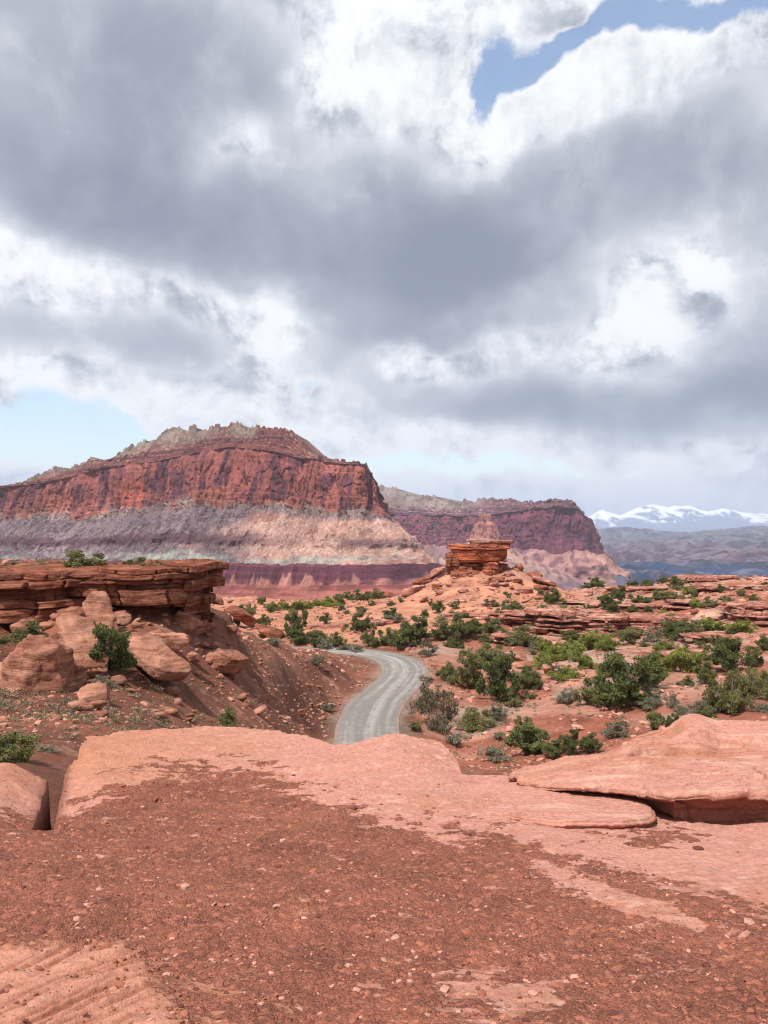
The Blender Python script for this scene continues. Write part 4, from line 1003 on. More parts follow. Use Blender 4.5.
# ledges of the right-hand terraces, and the thin ledge across the middle
LEDGES = [
    ('thin red ledge running left across the middle below the mound', 330, 133, 627, 631, 60, 4, 2), ('long thin red ledge left of the terraces', 405, 134, 622, 632, 110, 5, 2),
    ('thin red ledge just below the mound', 485, 131, 616, 627, 90, 6, 3), ('stacked thin strata left end of the terraces', 533, 127, 614, 634, 56, 7, 6),
    ('stacked strata below the middle of the terrace', 575, 122, 613, 642, 80, 8, 8), ('dark undercut ledge right of the stacked strata', 612, 120, 617, 642, 50, 7, 5),
    ('broad ledge with a deep dark overhang in the terraces', 660, 124, 618, 637, 96, 9, 5), ('upper pale ledge step above the deep overhang', 650, 137, 606, 616, 120, 7, 4),
    ('top ledge row at the right above the overhang', 722, 132, 602, 613, 90, 8, 4), ('dark ledge at the far right edge of the terraces', 772, 116, 606, 627, 70, 8, 4),
    ('far right upper ledge stack', 745, 150, 586, 602, 90, 9, 5), ('skyline ledge stack at the right horizon', 715, 178, 577, 588, 70, 9, 3), ('pale low ledge behind the terrace shrubs', 600, 143, 603, 609, 60, 6, 3),
    ('low ledge left of the skyline stack', 640, 165, 588, 595, 60, 6, 3), ('ledge step low at the right below the dark ledge', 735, 104, 636, 643, 80, 6, 3), ('pale ledge step between the yellow green shrubs', 700, 92, 656, 664, 60, 6, 3),
    ('lower pale ledge step in front of the small juniper', 712, 88, 668, 674, 50, 5, 2), ('right edge pale ledge step', 775, 90, 662, 670, 60, 6, 3), ('red ledge heap below the strata at the left', 505, 112, 636, 648, 30, 5, 3),
    ('pale flat rock sheet in the middle below the ledge', 470, 118, 640, 645, 50, 6, 2)]
for i, (lb, px, D, yt, yb, w, W, nl) in enumerate(LEDGES):
    t = P(px, yt, D); q = P(px, yb, D)
    strata_rock('rock_ledge', lb, 'ledge', (q[0], q[1] + W * .45, q[2]), w * D / F, W, t[2] - q[2], .06 * math.sin(i * 3.1), 80 + i, nl=int(nl * 1.6) + 1, nu=420, nv=max(40, nl * 22), mat=M_ledge,
                group='rock ledges of the terraces', over=.75, joint=2.4, sq=2.2, base=1.5, topn=.10, rough=.05)

# scattered flat rocks one could count, right-hand side and slope
random.seed(5)
ZR = []
ORD = ['first', 'second', 'third', 'fourth', 'fifth', 'sixth', 'seventh', 'eighth', 'ninth', 'tenth', 'eleventh', 'twelfth', 'thirteenth', 'fourteenth', 'fifteenth', 'sixteenth', 'seventeenth', 'eighteenth', 'nineteenth', 'twentieth']
def rock_zone(kind, where, group, n, x0, x1, y0, y1, s0, s1, mat, flat=.45, seed=0):
    rnd = random.Random(seed)
    pts = sorted([(rnd.uniform(x0, x1), rnd.uniform(y0, y1), s0 + (s1 - s0) * rnd.random() ** 2.2) for _ in range(n)])
    cnt = {}
    for i, (x, y, s) in enumerate(pts):
        g = hit(x, y)
        p, f = boulder_verts((s, s * rnd.uniform(.6, .9), s * flat * rnd.uniform(.6, 1.3)), seed * 50 + i, 3 if s > .9 else 2, 12, 2.8, .07, beds=2)
        o = mesh_obj('rock', p @ rotm(rnd.uniform(-.3, .3), rnd.uniform(-.3, .3), rnd.uniform(0, 6)).T, f, mat)
        o.location = (g[0], g[1], g[2] + s * flat * .2)
        side = ('left', 'middle', 'right')[min(2, int(3 * (x - x0) / (x1 - x0)))]; ud = ('upper', 'lower')[int(y > (y0 + y1) / 2)]
        key = (('big ' if s > (s0 + s1) / 2 else 'small ') + kind, ud + ' ' + side)
        k = cnt.get(key, 0); cnt[key] = k + 1
        thing(o, f'{key[0]}, {ORD[k % 20]} from left, {key[1]} {where}', 'rock', group)
rock_zone('loose red rock', 'terrace ledges', 'loose rocks among the terrace ledges', 100, 510, 768, 590, 660, .7, 3.0, M_ledge, .35, 3)
rock_zone('brown rock', 'slope under the left cliff', 'loose rocks under the left cliff', 70, 90, 330, 640, 722, .25, 1.1, M_fallen, .5, 4)
rock_zone('broken block', 'talus below the left cliff', 'broken blocks below the left cliff', 44, 0, 235, 618, 682, .5, 2.0, M_fallen, .55, 8)
rock_zone('red rock', 'orange mound and bench', 'loose rocks on the orange mound', 50, 240, 600, 585, 622, .5, 1.6, M_ledge, .5, 5)
rock_zone('angular red rock', 'mound flanks', 'angular rocks on the mound flanks', 50, 405, 560, 574, 606, .8, 2.6, M_ledge, .45, 7)
rock_zone('pale stone', 'gravelly right flat', 'stones between the junipers', 70, 470, 768, 655, 735, .3, 1.2, M_stone, .45, 6)
for a in [('tilted pink slab among rocks above the lone round juniper', 549, 674, 14, 9, (0, .5, .2), 171), ('pale rock left of the tilted pink slab', 528, 668, 22, 7, (0, -.1, 0), 172), ('dark red rock below the terrace at the left', 520, 662, 14, 8, (0, 0, 0), 173)]:
    boulder(a[0], a[1], a[2], a[3], a[4], .8, a[5], a[6], sub=3, mat=M_fallen)
def stone_stuff(name, label, n, sampler, base_sub, mat, sizes, flat, seed, colfn=None, lift=.15):
    rs = np.random.RandomState(seed)
    x, y, keep = sampler(rs, n); x, y = x[keep], y[keep]; n = len(x)
    z, _ = ground_z(x, y)
    v0, f0 = ICO[base_sub]
    sz = sizes(rs, n, x, y)
    shapes = []
    for k in range(10):
        p, _f = boulder_verts((1, rs.uniform(.6, .9), flat * rs.uniform(.7, 1.4)), seed * 10 + k, base_sub, 6, 2.6, .08); shapes.append(p)
    shapes = np.array(shapes); pick = rs.randint(0, 10, n); P0 = shapes[pick]
    a = rs.uniform(0, 2 * np.pi, n); t = rs.normal(0, .18, n)
    ca, sa = np.cos(a)[:, None], np.sin(a)[:, None]
    X = P0[..., 0] * ca - P0[..., 1] * sa; Y = P0[..., 0] * sa + P0[..., 1] * ca; Z = P0[..., 2] + X * np.tan(t)[:, None]
    V = np.stack([X, Y, Z], -1) * sz[:, None, None] + np.stack([x, y, z + lift * flat * sz], -1)[:, None, :]
    Fc = (f0[None] + (np.arange(n) * len(v0))[:, None, None]).reshape(-1, 3)
    col = None
    if colfn: col = np.repeat(colfn(rs, n, x, y), len(v0), 0)
    o = mesh_obj(name, V.reshape(-1, 3), Fc, mat, col=col, smoothsh=False)
    struct(o, label, 'gravel', 'stuff')
def samp_fg(rs, n):
    r = np.exp(rs.uniform(math.log(1.9), math.log(9.0), n)); a = rs.uniform(-.62, .62, n); x, y = r * np.sin(a), r * np.cos(a)
    z, kn = ground_z(x, y); g, rib, px, py = gravel_mask(x, y, z)
    return x, y, kn & (rs.rand(n) < g * .97 + .012)
def chipcol(rs, n, x, y):
    t = rs.rand(n)[:, None]; c = C_GRAV * (1 - t) + S(178, 112, 90) * t
    c = np.where(rs.rand(n)[:, None] < .12, S(206, 154, 134), c); c = np.where(rs.rand(n)[:, None] < .12, S(116, 68, 58), c); return c
stone_stuff('gravel', 'small red stone chips covering the foreground rock', 110000, samp_fg, 1, M_chip, lambda rs, n, x, y: np.clip(rs.lognormal(math.log(.0085), .55, n), .0035, .05) * (.75 + .09 * np.hypot(x, y)), .45, 900, chipcol)
def samp_val(rs, n):
    r = np.exp(rs.uniform(math.log(15), math.log(215), n)); a = rs.uniform(-.56, .56, n); x, y = r * np.sin(a), r * np.cos(a)
    z, kn = ground_z(x, y); d, _ = road_dist(x, y)
    cl = fbm2(x / 5, y / 5, 950, 3)
    return x, y, (~kn) & (d > RW + .6) & (rs.rand(n) < .35 + 1.2 * cl)
def valcol(rs, n, x, y):
    t = rs.rand(n)[:, None]; c = S(150, 92, 72) * (1 - t) + S(214, 158, 136) * t; return c
stone_stuff('valley_stones', 'loose stones strewn over the valley floor and slopes', 48000, samp_val, 1, M_chip, lambda rs, n, x, y: np.clip(rs.lognormal(math.log(.0036), .6, n), .0013, .014) * np.hypot(x, y) ** .95, .5, 910, valcol)

# ------------------------------------------------------------------ the pale slabs in front, right
def slab(name, label, outline, tops, nu, nr, drop, under, seed, mat, shelf=None, cracks=(), amp=1.):
    fit = rbf_fit([P(*p) for p in tops], .002)
    O = catmull([np.append(P(*p)[:2], 0) for p in outline] + [np.append(P(*outline[0])[:2], 0)], 40)[:-1, :2]
    per = np.concatenate([[0], np.cumsum(np.linalg.norm(np.diff(np.vstack([O, O[:1]]), axis=0), axis=1))])
    u = np.linspace(0, per[-1], nu, endpoint=False); Oc = np.vstack([O, O[:1]])
    O = np.stack([np.interp(u, per, Oc[:, i]) for i in (0, 1)], 1)
    cen = O.mean(0)
    tn = np.roll(O, -1, 0) - np.roll(O, 1, 0); tn /= np.linalg.norm(tn, axis=1)[:, None]; nrm = np.stack([tn[:, 1], -tn[:, 0]], 1)
    if ((O - cen) * nrm).sum(1).mean() < 0: nrm = -nrm
    wob = .05 * amp * fbm2(O[:, 0] * 1.6, O[:, 1] * 1.6, seed, 4) + .02 * amp * fbm2(O[:, 0] * 7, O[:, 1] * 7, seed + 1, 3)
    O = O + nrm * wob[:, None]
    def top(x, y):
        az = np.arctan2(x, y); r = np.hypot(x, y); z = rbf_eval(fit, az, np.log(r)) * r
        z = z + amp * (.035 * fbm2(x * 1.1, y * 1.1, seed + 2, 4) + .012 * fbm2(x * 5, y * 5, seed + 3, 4))
        st = fbm2(x * .6 + y * .35, y * 1.7 - x * .3, seed + 4, 4) * 3
        z = z + amp * .022 * (np.floor(st) + smooth(st - np.floor(st), .9, 1.) - st * .6)
        s2 = fbm2(x * 1.6 + y * .7, y * 4.7 - x * .5, seed + 14, 4) * 4; z = z + amp * .008 * (np.floor(s2) + smooth(s2 - np.floor(s2), .88, 1.) - s2 * .8)
        g = np.abs(fbm2(x * 2 + 2 * y, y * 6, seed + 5, 4)); z = z - amp * .014 * smooth(g, .05, 0)
        if shelf: z = z + shelf(x, y, z)
        for cr in cracks:
            d = seg_dist(x + .03 * fbm2(x * 5, y * 5, seed + 7, 3), y + .03 * fbm2(x * 5, y * 5, seed + 8, 3), cr); z = z - .05 * smooth(d, .035, .008)
        return z
    sc = 1 - np.linspace(1, 0, nr) ** 1.35
    G = cen + (O - cen)[None] * sc[:, None, None]
    Zt = top(G[..., 0].ravel(), G[..., 1].ravel()).reshape(G.shape[:2])
    dist = np.linalg.norm((O - cen)[None] * (1 - sc)[:, None, None], axis=2)
    rd = .035 * amp; Zt = Zt - rd * (1 - np.sqrt(1 - np.clip(1 - dist / rd / 1.6, 0, 1) ** 2))
    rows = [np.concatenate([G, Zt[..., None]], -1)]
    zl = Zt[-1]; gz = ground_z(O[:, 0], O[:, 1])[0] - .12
    gz = np.minimum(gz, zl - .05)
    ns = 36; side = []
    for i in range(1, ns + 1):
        t = i / ns
        z = zl + (gz - zl) * t
        back = under * smooth(t, .04, .3) * (1 + .35 * fbm2(O[:, 0] * 2, O[:, 1] * 2 + t, seed + 9, 3)) + .03 * amp * fbm2(u * 3, t * 9 + 0 * u, seed + 10, 4) + .02 * (1 - abs(2 * t - 1))*0
        w = .02 * math.sin(min(1, t * 6) * math.pi / 2)
        q = O + nrm * (w - back)[:, None]
        side.append(np.concatenate([q, z[:, None]], 1)[None])
    V = np.concatenate(rows + side, 0); p = V.reshape(-1, 3)
    a = fbm3(p[:, 0] * .9, p[:, 1] * .9, p[:, 2] * 6, seed + 20, 4); b = fbm3(p[:, 0] * 2.2, p[:, 1] * 5, p[:, 2] * 14, seed + 21, 4)
    col = mixc(C_ROCK[None], S(196, 134, 110)[None], smooth(a, -.1, .35)); col = mixc(col, S(224, 176, 156)[None], smooth(b, .1, .4) * .6); col = mixc(col, S(160, 96, 78)[None], smooth(np.abs(b), .05, .0) * .45)
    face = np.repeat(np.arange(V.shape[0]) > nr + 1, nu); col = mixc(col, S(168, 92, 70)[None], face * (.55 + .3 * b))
    o = mesh_obj(name, p, grid_faces(V.shape[0], nu, True), mat, col=col)
    thing(o, label, 'rock slab')
    return o
def shelf_fn(x, y, z):
    px, py = CX + F * x / y, y
    w = .12 * fbm2(x * 2.2, y * 2.2, 777, 3)
    return .10 * smooth(px + 90 * w, 668, 690) * smooth(y + w, 8.35 , 8.5) + .09 * smooth(y + w * 2 - (px - 640) * .0015, 7.72, 7.8) * smooth(px, 610, 640) * smooth(px, 720, 690)
slab('rock_slab', 'broad pink slab with a dark undercut front edge at the right', 
     [(516, 790, 7.0), (560, 790, 6.55), (605, 790, 6.3), (640, 797, 6.1), (664, 806, 5.8), (690, 806, 5.72), (768, 803, 5.75), (860, 800, 5.8), (960, 790, 6.6), (980, 760, 8.6), (900, 720, 9.9), (768, 724, 10), (700, 724, 9.9), (655, 736, 9.5), (600, 752, 8.9), (550, 762, 8.3), (512, 770, 7.7)],
     [(520, 778, 7.1), (512, 772, 7.6), (560, 781, 6.65), (605, 781, 6.4), (640, 783, 6.2), (668, 790, 5.9), (720, 788, 5.85), (768, 786, 5.9), (900, 786, 5.9), (560, 768, 7.3), (620, 762, 7.3), (700, 765, 7.2), (768, 765, 7.2), (900, 765, 7.2), (550, 764, 8.1), (600, 754, 8.6), (640, 748, 8.3), (655, 740, 9.2), (700, 749, 8.2), (768, 747, 8.2), (700, 730, 9.6), (768, 730, 9.7), (900, 730, 9.7), (960, 760, 8), (980, 780, 7)],
     1300, 330, .4, .20, 1201, M_ground, shelf_fn, [np.array([P(714, 762, 7.3)[:2], P(738, 764, 7.2)[:2], P(752, 768, 7.1)[:2], P(756, 776, 6.8)[:2], P(775, 790, 6.3)[:2]]), np.array([P(620, 792, 6.3)[:2], P(664, 800, 6.0)[:2], P(700, 790, 6.2)[:2], P(768, 786, 6.3)[:2]])])
slab('low_slab', 'low flat pink slab tucked against the undercut slab', 
     [(430, 800, 6.3), (490, 812, 5.8), (540, 821, 5.45), (590, 823, 5.4), (635, 820, 5.5), (652, 814, 5.8), (640, 803, 6.3), (600, 796, 6.7), (540, 788, 7.1), (480, 784, 7.2), (440, 790, 6.8)],
     [(430, 800, 6.3), (490, 810, 5.85), (540, 818, 5.5), (590, 819, 5.45), (635, 816, 5.55), (650, 812, 5.8), (640, 800, 6.2), (600, 795, 6.4), (540, 790, 6.7), (480, 788, 6.9), (440, 792, 6.8)],
     800, 160, .2, .02, 1231, M_ground, None, (), .5)

# ------------------------------------------------------------------ junipers and shrubs
def tube_mesh(paths):
    V, Fc, base = [], [], 0
    for pts, rad in paths:
        pts = np.array(pts); n = len(pts); t = np.gradient(pts, axis=0); t /= np.linalg.norm(t, axis=1)[:, None] + 1e-9
        a = np.cross(t, [0.3, .2, 1.]); a /= np.linalg.norm(a, axis=1)[:, None] + 1e-9; b = np.cross(t, a)
        th = np.linspace(0, 2 * np.pi, 6, endpoint=False)
        ring = pts[:, None] + (a[:, None] * np.cos(th)[None, :, None] + b[:, None] * np.sin(th)[None, :, None]) * np.array(rad)[:, None, None]
        V.append(ring.reshape(-1, 3)); Fc.append(grid_faces(n, 6, True) + base); base += n * 6
    return np.concatenate(V), np.concatenate(Fc)
def shrub_proto(kind, seed, H=1., Wd=1.2, leaves=5200, limbs=9, leaf=.034, low=.16, sparse=0.):
    """unit-high plant: tapered trunk with limbs, and a crown of leaf clumps at the limb ends"""
    rs = np.random.RandomState(seed); paths = []; cl = []
    lean = rs.normal(0, .08, 2)
    for i in range(limbs):
        a = i / limbs * 2 * np.pi + rs.uniform(-.4, .4); el = rs.uniform(.15, 1.15) if i else 1.4
        L = rs.uniform(.55, .8)
        end = np.array([math.cos(a) * math.cos(el) * Wd * .5, math.sin(a) * math.cos(el) * Wd * .5, low + (math.sin(el) * .75) * H * L / .7]); end[:2] += lean
        mid = end * .5 + rs.normal(0, .05, 3); mid[2] = max(.06, mid[2] * .9)
        t = np.linspace(0, 1, 7)[:, None]; st = np.array([rs.normal(0, .015), rs.normal(0, .015), -.05])
        pts = (1 - t) ** 2 * st + 2 * t * (1 - t) * mid + t * t * end
        paths.append((pts, .030 * (1 - .85 * t[:, 0]) * (1.3 if i == 0 else 1)))
        for j in range(rs.randint(4, 7)):
            c = pts[rs.randint(3, 7)] + rs.normal(0, .11, 3) * [Wd, Wd, .8]; c[2] = np.clip(c[2], low + .05, H * .93)
            cl.append((c, rs.uniform(.09, .18)))
            paths.append(([pts[3], (pts[4] + c) / 2, c], [.011, .008, .003]))
    cl = [c for c in cl if rs.rand() > sparse]
    if sparse:
        for j in range(26):
            p = paths[rs.randint(0, len(paths))][0]; s = np.array(p[-1]); e = s + rs.normal(0, .13, 3) + [0, 0, .06]
            paths.append(([s, (s + e) / 2 + rs.normal(0, .02, 3), e], [.007, .005, .002]))
    n = leaves; k = rs.randint(0, len(cl), n); cc = np.array([c for c, _ in cl]); cr = np.array([r for _, r in cl]); ct = rs.rand(len(cl))
    d = rs.normal(size=(n, 3)); d /= np.linalg.norm(d, axis=1)[:, None]; q = cc[k] + d * (cr[k] * rs.rand(n) ** .4)[:, None] * [1.15, 1.15, .8]
    q[:, 2] = np.maximum(q[:, 2], .01)
    e1 = rs.normal(size=(n, 3)) + d * .5; e1 /= np.linalg.norm(e1, axis=1)[:, None]; e2 = np.cross(e1, rs.normal(size=(n, 3))); e2 /= np.linalg.norm(e2, axis=1)[:, None]
    s = leaf * rs.uniform(.6, 1.4, n)[:, None]
    V = np.stack([q - e1 * s, q + e2 * s * .45, q + e1 * s, q - e2 * s * .45], 1).reshape(-1, 3)
    Fc = np.arange(n * 4).reshape(-1, 4)
    tone = np.repeat(np.clip(ct[k] * .5 + rs.rand(n) * .25, 0, 1), 4)
    tv, tf = tube_mesh(paths)
    nm = {'dark': 'juniper', 'olive': 'juniper', 'bright': 'shrub', 'grey': 'sagebrush', 'dry': 'dry_juniper', 'dead': 'dead_shrub'}[kind]
    tr = mesh_obj('trunk', tv, tf, M_bark)
    cm = mesh_obj('crown', V, Fc, LEAF['dry' if kind == 'dead' else kind], attrs={'tone': tone}, smoothsh=False) if kind != 'dead' else None
    meshes = (nm, tr.data, cm.data if cm else None)
    bpy.data.objects.remove(tr)
    if cm: bpy.data.objects.remove(cm)
    return meshes
PROTO = {
    'dark': [shrub_proto('dark', 1000 + i, leaves=8500, Wd=1.15 + .1 * i) for i in range(4)],
    'olive': [shrub_proto('olive', 1010 + i, leaves=8000, Wd=1.2 + .1 * i, low=.08) for i in range(4)],
    'bright': [shrub_proto('bright', 1020 + i, leaves=7500, low=.02, limbs=11, Wd=1.3) for i in range(3)],
    'grey': [shrub_proto('grey', 1030 + i, leaves=4000, low=.02, limbs=11, leaf=.04, Wd=1.4) for i in range(2)],
    'dry': [shrub_proto('dry', 1040 + i, leaves=2600, low=.15, sparse=.45, leaf=.032) for i in range(3)],
    'dead': [shrub_proto('dead', 1050 + i, leaves=10, low=.1, sparse=.5) for i in range(2)]}
ORD = ['first', 'second', 'third', 'fourth', 'fifth', 'sixth', 'seventh', 'eighth', 'ninth', 'tenth', 'eleventh', 'twelfth', 'thirteenth', 'fourteenth', 'fifteenth']
prnd = random.Random(77)
def plant(kind, px, py, h, w, label, group=None, D=None):
    g = P(px, py, D) if D else hit(px, py)
    nm, tr, cr = prnd.choice(PROTO[kind])
    k = g[1] / F; H = h * k * 1.12; W = w * k * 1.1
    root = empty(nm, g); thing(root, label, 'shrub' if nm in ('shrub', 'sagebrush', 'dead_shrub') else 'juniper', group)
    root.rotation_euler = (0, 0, prnd.uniform(0, 6.28))
    t = bpy.data.objects.new('trunk', tr); COL.objects.link(t); t.parent = root
    if cr: c = bpy.data.objects.new('crown', cr); COL.objects.link(c); c.parent = root
    sx = W / 1.25
    root.scale = (sx, sx * prnd.uniform(.9, 1.1), H)
KN = {'dark': 'dark green juniper', 'olive': 'olive green juniper', 'bright': 'yellow green shrub', 'grey': 'grey sage bush', 'dry': 'half bare dry juniper', 'dead': 'leafless dead shrub'}
ZONES = {
  'on the far bench under the mesa': [(262, 605, 8, 10, 'olive'), (273, 610, 9, 13, 'bright'), (285, 610, 10, 14, 'bright'), (297, 610, 11, 13, 'bright'), (308, 609, 9, 12, 'bright'), (318, 606, 8, 12, 'bright'), (329, 607, 12, 17, 'bright'), (340, 602, 8, 12, 'olive'), (350, 600, 8, 12, 'olive'), (359, 601, 10, 14, 'olive'), (367, 600, 10, 12, 'olive'), (375, 599, 10, 12, 'olive')],
  'on the orange bench left of the bend': [(250, 614, 12, 10, 'olive'), (264, 627, 11, 10, 'dark'), (236, 626, 9, 12, 'dark'), (295, 641, 28, 22, 'dark'), (262, 637, 6, 9, 'olive'), (341, 611, 8, 6, 'olive')],
  'in the row behind the road bend': [(275, 646, 9, 20, 'grey'), (301, 645, 14, 20, 'dark'), (315, 648, 18, 20, 'olive'), (325, 650, 11, 14, 'grey'), (337, 646, 16, 15, 'olive'), (347, 651, 8, 12, 'grey'), (357, 633, 16, 20, 'dark'), (371, 647, 20, 13, 'olive'), (388, 646, 21, 22, 'olive'), (404, 650, 18, 18, 'dark'), (420, 644, 24, 28, 'dark'), (443, 640, 18, 20, 'olive')],
  'right of the row at the bend': [(460, 638, 22, 30, 'dark'), (456, 648, 14, 16, 'olive'), (428, 657, 17, 20, 'dry'), (484, 642, 10, 14, 'olive'), (489, 633, 13, 20, 'dark'), (502, 640, 14, 14, 'olive'), (358, 652, 9, 14, 'grey')],
  'on the mound slope': [(393, 619, 10, 13, 'dark'), (439, 613, 10, 11, 'dark'), (390, 606, 6, 8, 'olive'), (372, 606, 6, 8, 'olive'), (431, 605, 5, 6, 'olive'), (458, 605, 5, 5, 'dry'), (487, 607, 7, 12, 'dry'), (496, 607, 5, 7, 'olive'), (555, 605, 14, 15, 'dark')],
  'on top of the thin strata': [(505, 615, 12, 13, 'dark'), (518, 617, 12, 12, 'olive'), (514, 624, 9, 10, 'dark'), (543, 615, 11, 13, 'olive'), (566, 614, 11, 12, 'olive'), (577, 614, 9, 10, 'olive'), (588, 612, 9, 10, 'olive'), (614, 622, 9, 11, 'grey'), (611, 613, 18, 17, 'dark'), (622, 601, 14, 14, 'dark')],
  'in the thicket below the strata': [(525, 646, 23, 28, 'olive'), (545, 652, 14, 18, 'bright'), (555, 660, 18, 22, 'bright'), (570, 645, 14, 20, 'olive'), (575, 657, 18, 24, 'bright'), (592, 650, 21, 28, 'bright'), (607, 650, 16, 20, 'bright'), (486, 656, 16, 22, 'olive'), (585, 668, 16, 22, 'bright'), (566, 679, 15, 24, 'bright'), (545, 668, 14, 18, 'bright')],
  'below the dark overhang': [(632, 645, 17, 24, 'olive'), (653, 642, 12, 17, 'grey'), (671, 641, 17, 19, 'dark'), (684, 632, 12, 22, 'olive'), (694, 638, 14, 18, 'olive'), (712, 634, 18, 26, 'bright'), (742, 634, 15, 24, 'bright'), (719, 648, 12, 15, 'olive'), (702, 648, 10, 11, 'olive'), (764, 651, 14, 16, 'dark'), (729, 653, 13, 13, 'dark')],
  'near the right skyline': [(586, 586, 6, 9, 'dark'), (598, 586, 10, 15, 'dark'), (630, 591, 8, 10, 'olive'), (638, 603, 9, 11, 'olive'), (647, 589, 8, 12, 'dark'), (657, 600, 10, 15, 'olive'), (667, 604, 12, 17, 'olive'), (675, 590, 12, 15, 'dark'), (687, 595, 10, 12, 'bright'), (681, 605, 11, 18, 'olive'), (697, 607, 10, 16, 'bright'), (709, 607, 9, 14, 'olive'), (720, 593, 8, 9, 'dark'), (662, 584, 5, 8, 'dark')],
  'on the upper right terraces': [(634, 583, 5, 9, 'dark'), (648, 581, 5, 10, 'dark'), (664, 582, 7, 12, 'olive'), (690, 583, 6, 10, 'dark'), (755, 600, 7, 12, 'olive'), (742, 596, 6, 10, 'olive'), (730, 604, 8, 12, 'olive'), (765, 588, 5, 8, 'dark'), (700, 590, 6, 9, 'olive'), (646, 606, 8, 12, 'olive'), (758, 620, 9, 12, 'olive')],
  'right of the road': [(482, 668, 22, 34, 'olive'), (470, 689, 36, 24, 'olive'), (497, 702, 42, 34, 'dark'), (451, 681, 16, 13, 'olive'), (511, 703, 14, 12, 'olive'), (526, 689, 20, 20, 'dark'), (538, 690, 8, 10, 'dark'), (528, 699, 8, 13, 'olive')],
  'by the road edge': [(428, 712, 30, 34, 'dry'), (412, 714, 22, 14, 'dead'), (443, 734, 38, 36, 'dry'), (471, 730, 26, 30, 'olive'), (415, 731, 9, 14, 'olive'), (456, 747, 14, 18, 'grey'), (505, 724, 18, 12, 'dead'), (499, 741, 10, 9, 'grey')],
  'in the hollow behind the pink slab': [(527, 755, 29, 44, 'dark'), (492, 760, 16, 26, 'grey'), (556, 757, 15, 22, 'dark'), (574, 756, 24, 20, 'dark'), (592, 752, 17, 22, 'dark'), (654, 732, 20, 18, 'olive'), (676, 731, 15, 14, 'dark'), (673, 708, 14, 12, 'grey')],
  'in the middle of the right flat': [(623, 708, 48, 52, 'dark'), (596, 706, 34, 32, 'olive'), (652, 690, 34, 34, 'dark'), (645, 707, 14, 22, 'dark'), (614, 676, 20, 26, 'bright'), (682, 672, 27, 32, 'bright'), (665, 652, 12, 18, 'bright'), (658, 672, 22, 24, 'bright')],
  'at the right edge': [(706, 684, 21, 19, 'dark'), (688, 686, 9, 13, 'olive'), (733, 672, 30, 30, 'dark'), (754, 668, 18, 16, 'dark'), (735, 713, 48, 34, 'olive'), (748, 700, 30, 26, 'olive'), (765, 690, 18, 16, 'dark'), (764, 712, 10, 18, 'grey'), (722, 712, 20, 22, 'dark')]}
HW = lambda h: 'large' if h >= 28 else 'tall' if h >= 20 else 'small' if h <= 10 else 'rounded'
for z, lst in ZONES.items():
    srt = sorted(lst)
    for (px, py, h, w, kd) in srt:
        same = [q for q in srt if q[4] == kd]
        i = same.index((px, py, h, w, kd))
        if len(same) == 1: lb = f'{HW(h)} {KN[kd]}, the only one {z}'
        else: lb = f'{HW(h)} {KN[kd]}, {ORD[i]} from left {z}'
        plant(kd, px, py, h, w, lb, 'shrubs ' + z)
def sprinkle(where, group, n, x0, x1, y0, y1, seed, kinds):
    rnd = random.Random(seed); cnt = {}
    for px, py in sorted((rnd.uniform(x0, x1), rnd.uniform(y0, y1)) for _ in range(n)):
        kd = rnd.choice(kinds); row = ('upper', 'lower')[int(py > (y0 + y1) / 2)]; side = ('left', 'middle', 'right')[min(2, int(3 * (px - x0) / (x1 - x0)))]
        k = cnt.get((kd, row, side), 0); cnt[(kd, row, side)] = k + 1
        h = rnd.uniform(.045, .085) * (py - 520)
        plant(kd, px, py, h, h * rnd.uniform(1.1, 1.5), f'tiny {KN[kd]}, {ORD[k]} from left, {row} {side} {where}', group)
sprinkle('terraces', 'tiny bushes on the terraces', 60, 500, 768, 586, 655, 41, ('olive', 'olive', 'dark', 'grey', 'bright'))
sprinkle('right flat', 'tiny bushes on the right flat', 30, 440, 768, 660, 740, 42, ('grey', 'olive', 'grey', 'dry'))
sprinkle('orange bench', 'tiny bushes on the orange bench', 22, 235, 480, 600, 628, 43, ('olive', 'grey', 'dark'))
plant('dark', 112, 676, 44, 44, 'dark green juniper between the fallen slabs on the left slope', D=None)
plant('olive', 30, 642, 18, 34, 'shaded juniper under the left cliff above the huge boulder', D=33)
plant('olive', 14, 768, 34, 50, 'bushy green shrub behind the split rock at the left edge', D=14)
plant('grey', 48, 752, 7, 18, 'low grey bush right of the shrub at the left edge')
plant('olive', 228, 726, 16, 20, 'lone green bush at the back edge of the pink slickrock')
plant('grey', 106, 688, 12, 20, 'grey bush at the foot of the juniper on the left slope')
plant('olive', 75, 568, 21, 36, 'broad round juniper on the rim of the left cliff', D=42)
for i, (px, h, w) in enumerate([(12, 6, 18), (42, 7, 20), (100, 8, 14), (126, 9, 18), (142, 14, 20), (158, 10, 16)]):
    plant('olive', px, 569, h, w, f'low juniper on the left cliff rim, {ORD[i]} from left of the low ones', 'low junipers on the cliff rim', D=42.5)
plant('grey', 315, 665, 9, 15, 'olive grey bush on the knoll left of the road bend')
plant('grey', 326, 712, 8, 14, 'grey bush on the red slope left of the road')

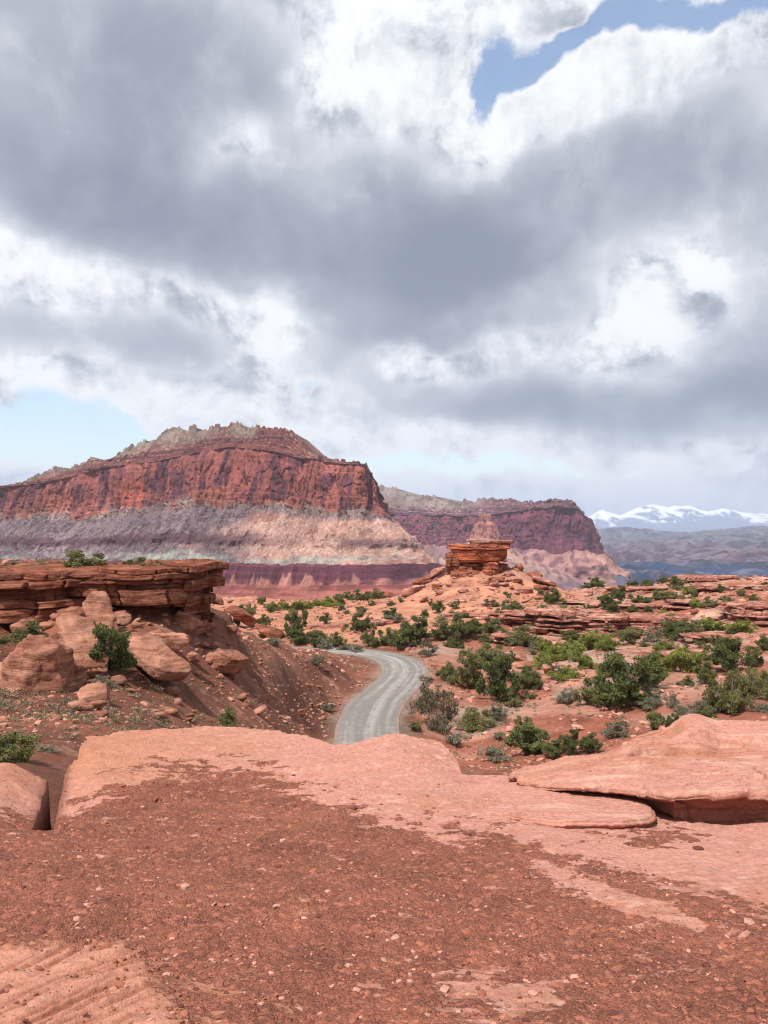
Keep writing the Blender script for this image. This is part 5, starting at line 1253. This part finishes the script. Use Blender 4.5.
def scrub():
    """small tufts of sage and dry grass nobody could count"""
    rs = np.random.RandomState(66)
    n = 9500; r = np.exp(rs.uniform(math.log(17), math.log(220), n)); a = rs.uniform(-.54, .54, n); x, y = r * np.sin(a), r * np.cos(a)
    z, kn = ground_z(x, y); d, _ = road_dist(x, y); c = fbm2(x / 8, y / 8, 960, 3)
    keep = (~kn) & (d > RW + .3) & (rs.rand(n) < .34 + 1.3 * c); x, y, z, r = x[keep], y[keep], z[keep], r[keep]; n = len(x)
    m = 70; sz = rs.uniform(.10, .36, n) * (.7 + r / 200)
    b = rs.normal(size=(n, m, 3)); b[..., 2] = np.abs(b[..., 2]); b /= np.linalg.norm(b, axis=2)[..., None]
    q = np.stack([x, y, z], -1)[:, None] + b * (sz[:, None] * rs.uniform(.3, 1, (n, m)))[..., None] * [1, 1, .75]
    e1 = b + rs.normal(0, .4, (n, m, 3)); e2 = np.cross(e1, rs.normal(size=(n, m, 3))); e2 /= np.linalg.norm(e2, axis=2)[..., None]
    s = (sz * .17)[:, None, None]
    V = np.stack([q - e1 * s, q + e2 * s * .35, q + e1 * s * .8, q - e2 * s * .35], 2).reshape(-1, 3)
    tone = np.repeat(np.clip(rs.rand(n), 0, 1), m * 4) * .7
    o = mesh_obj('scrub', V, np.arange(n * m * 4).reshape(-1, 4), LEAF['scrub'], attrs={'tone': tone}, smoothsh=False)
    struct(o, 'low sage tufts and dry grass dotted over the valley floor', 'scrub', 'stuff')
LEAF['scrub'] = leaf_mat('scrub_leaf', (.11, .085, .055), (.27, .205, .13), trans=.1)
scrub()

# ------------------------------------------------------------------ haze
def haze():
    x0, x1, y0, y1, z0, z1 = -40000, 40000, -3000, 36000, -800, 1500
    z0 = float(min(-600, z0))
    v = [(x, y, z) for z in (z0, z1) for y in (y0, y1) for x in (x0, x1)]
    f = [(0, 2, 3, 1), (4, 5, 7, 6), (0, 1, 5, 4), (2, 6, 7, 3), (0, 4, 6, 2), (1, 3, 7, 5)]
    m, nt = new_mat('haze'); N = nt.nodes; L = nt.links
    out = N.new('ShaderNodeOutputMaterial'); vp = N.new('ShaderNodeVolumePrincipled'); L.new(vp.outputs[0], out.inputs['Volume'])
    vp.inputs['Color'].default_value = (.72, .82, 1., 1); vp.inputs['Density'].default_value = 4.6e-5; vp.inputs['Anisotropy'].default_value = .2
    o = mesh_obj('haze', v, f, m, smoothsh=False); struct(o, 'thin blue air over the whole valley', 'haze', 'stuff')
haze()
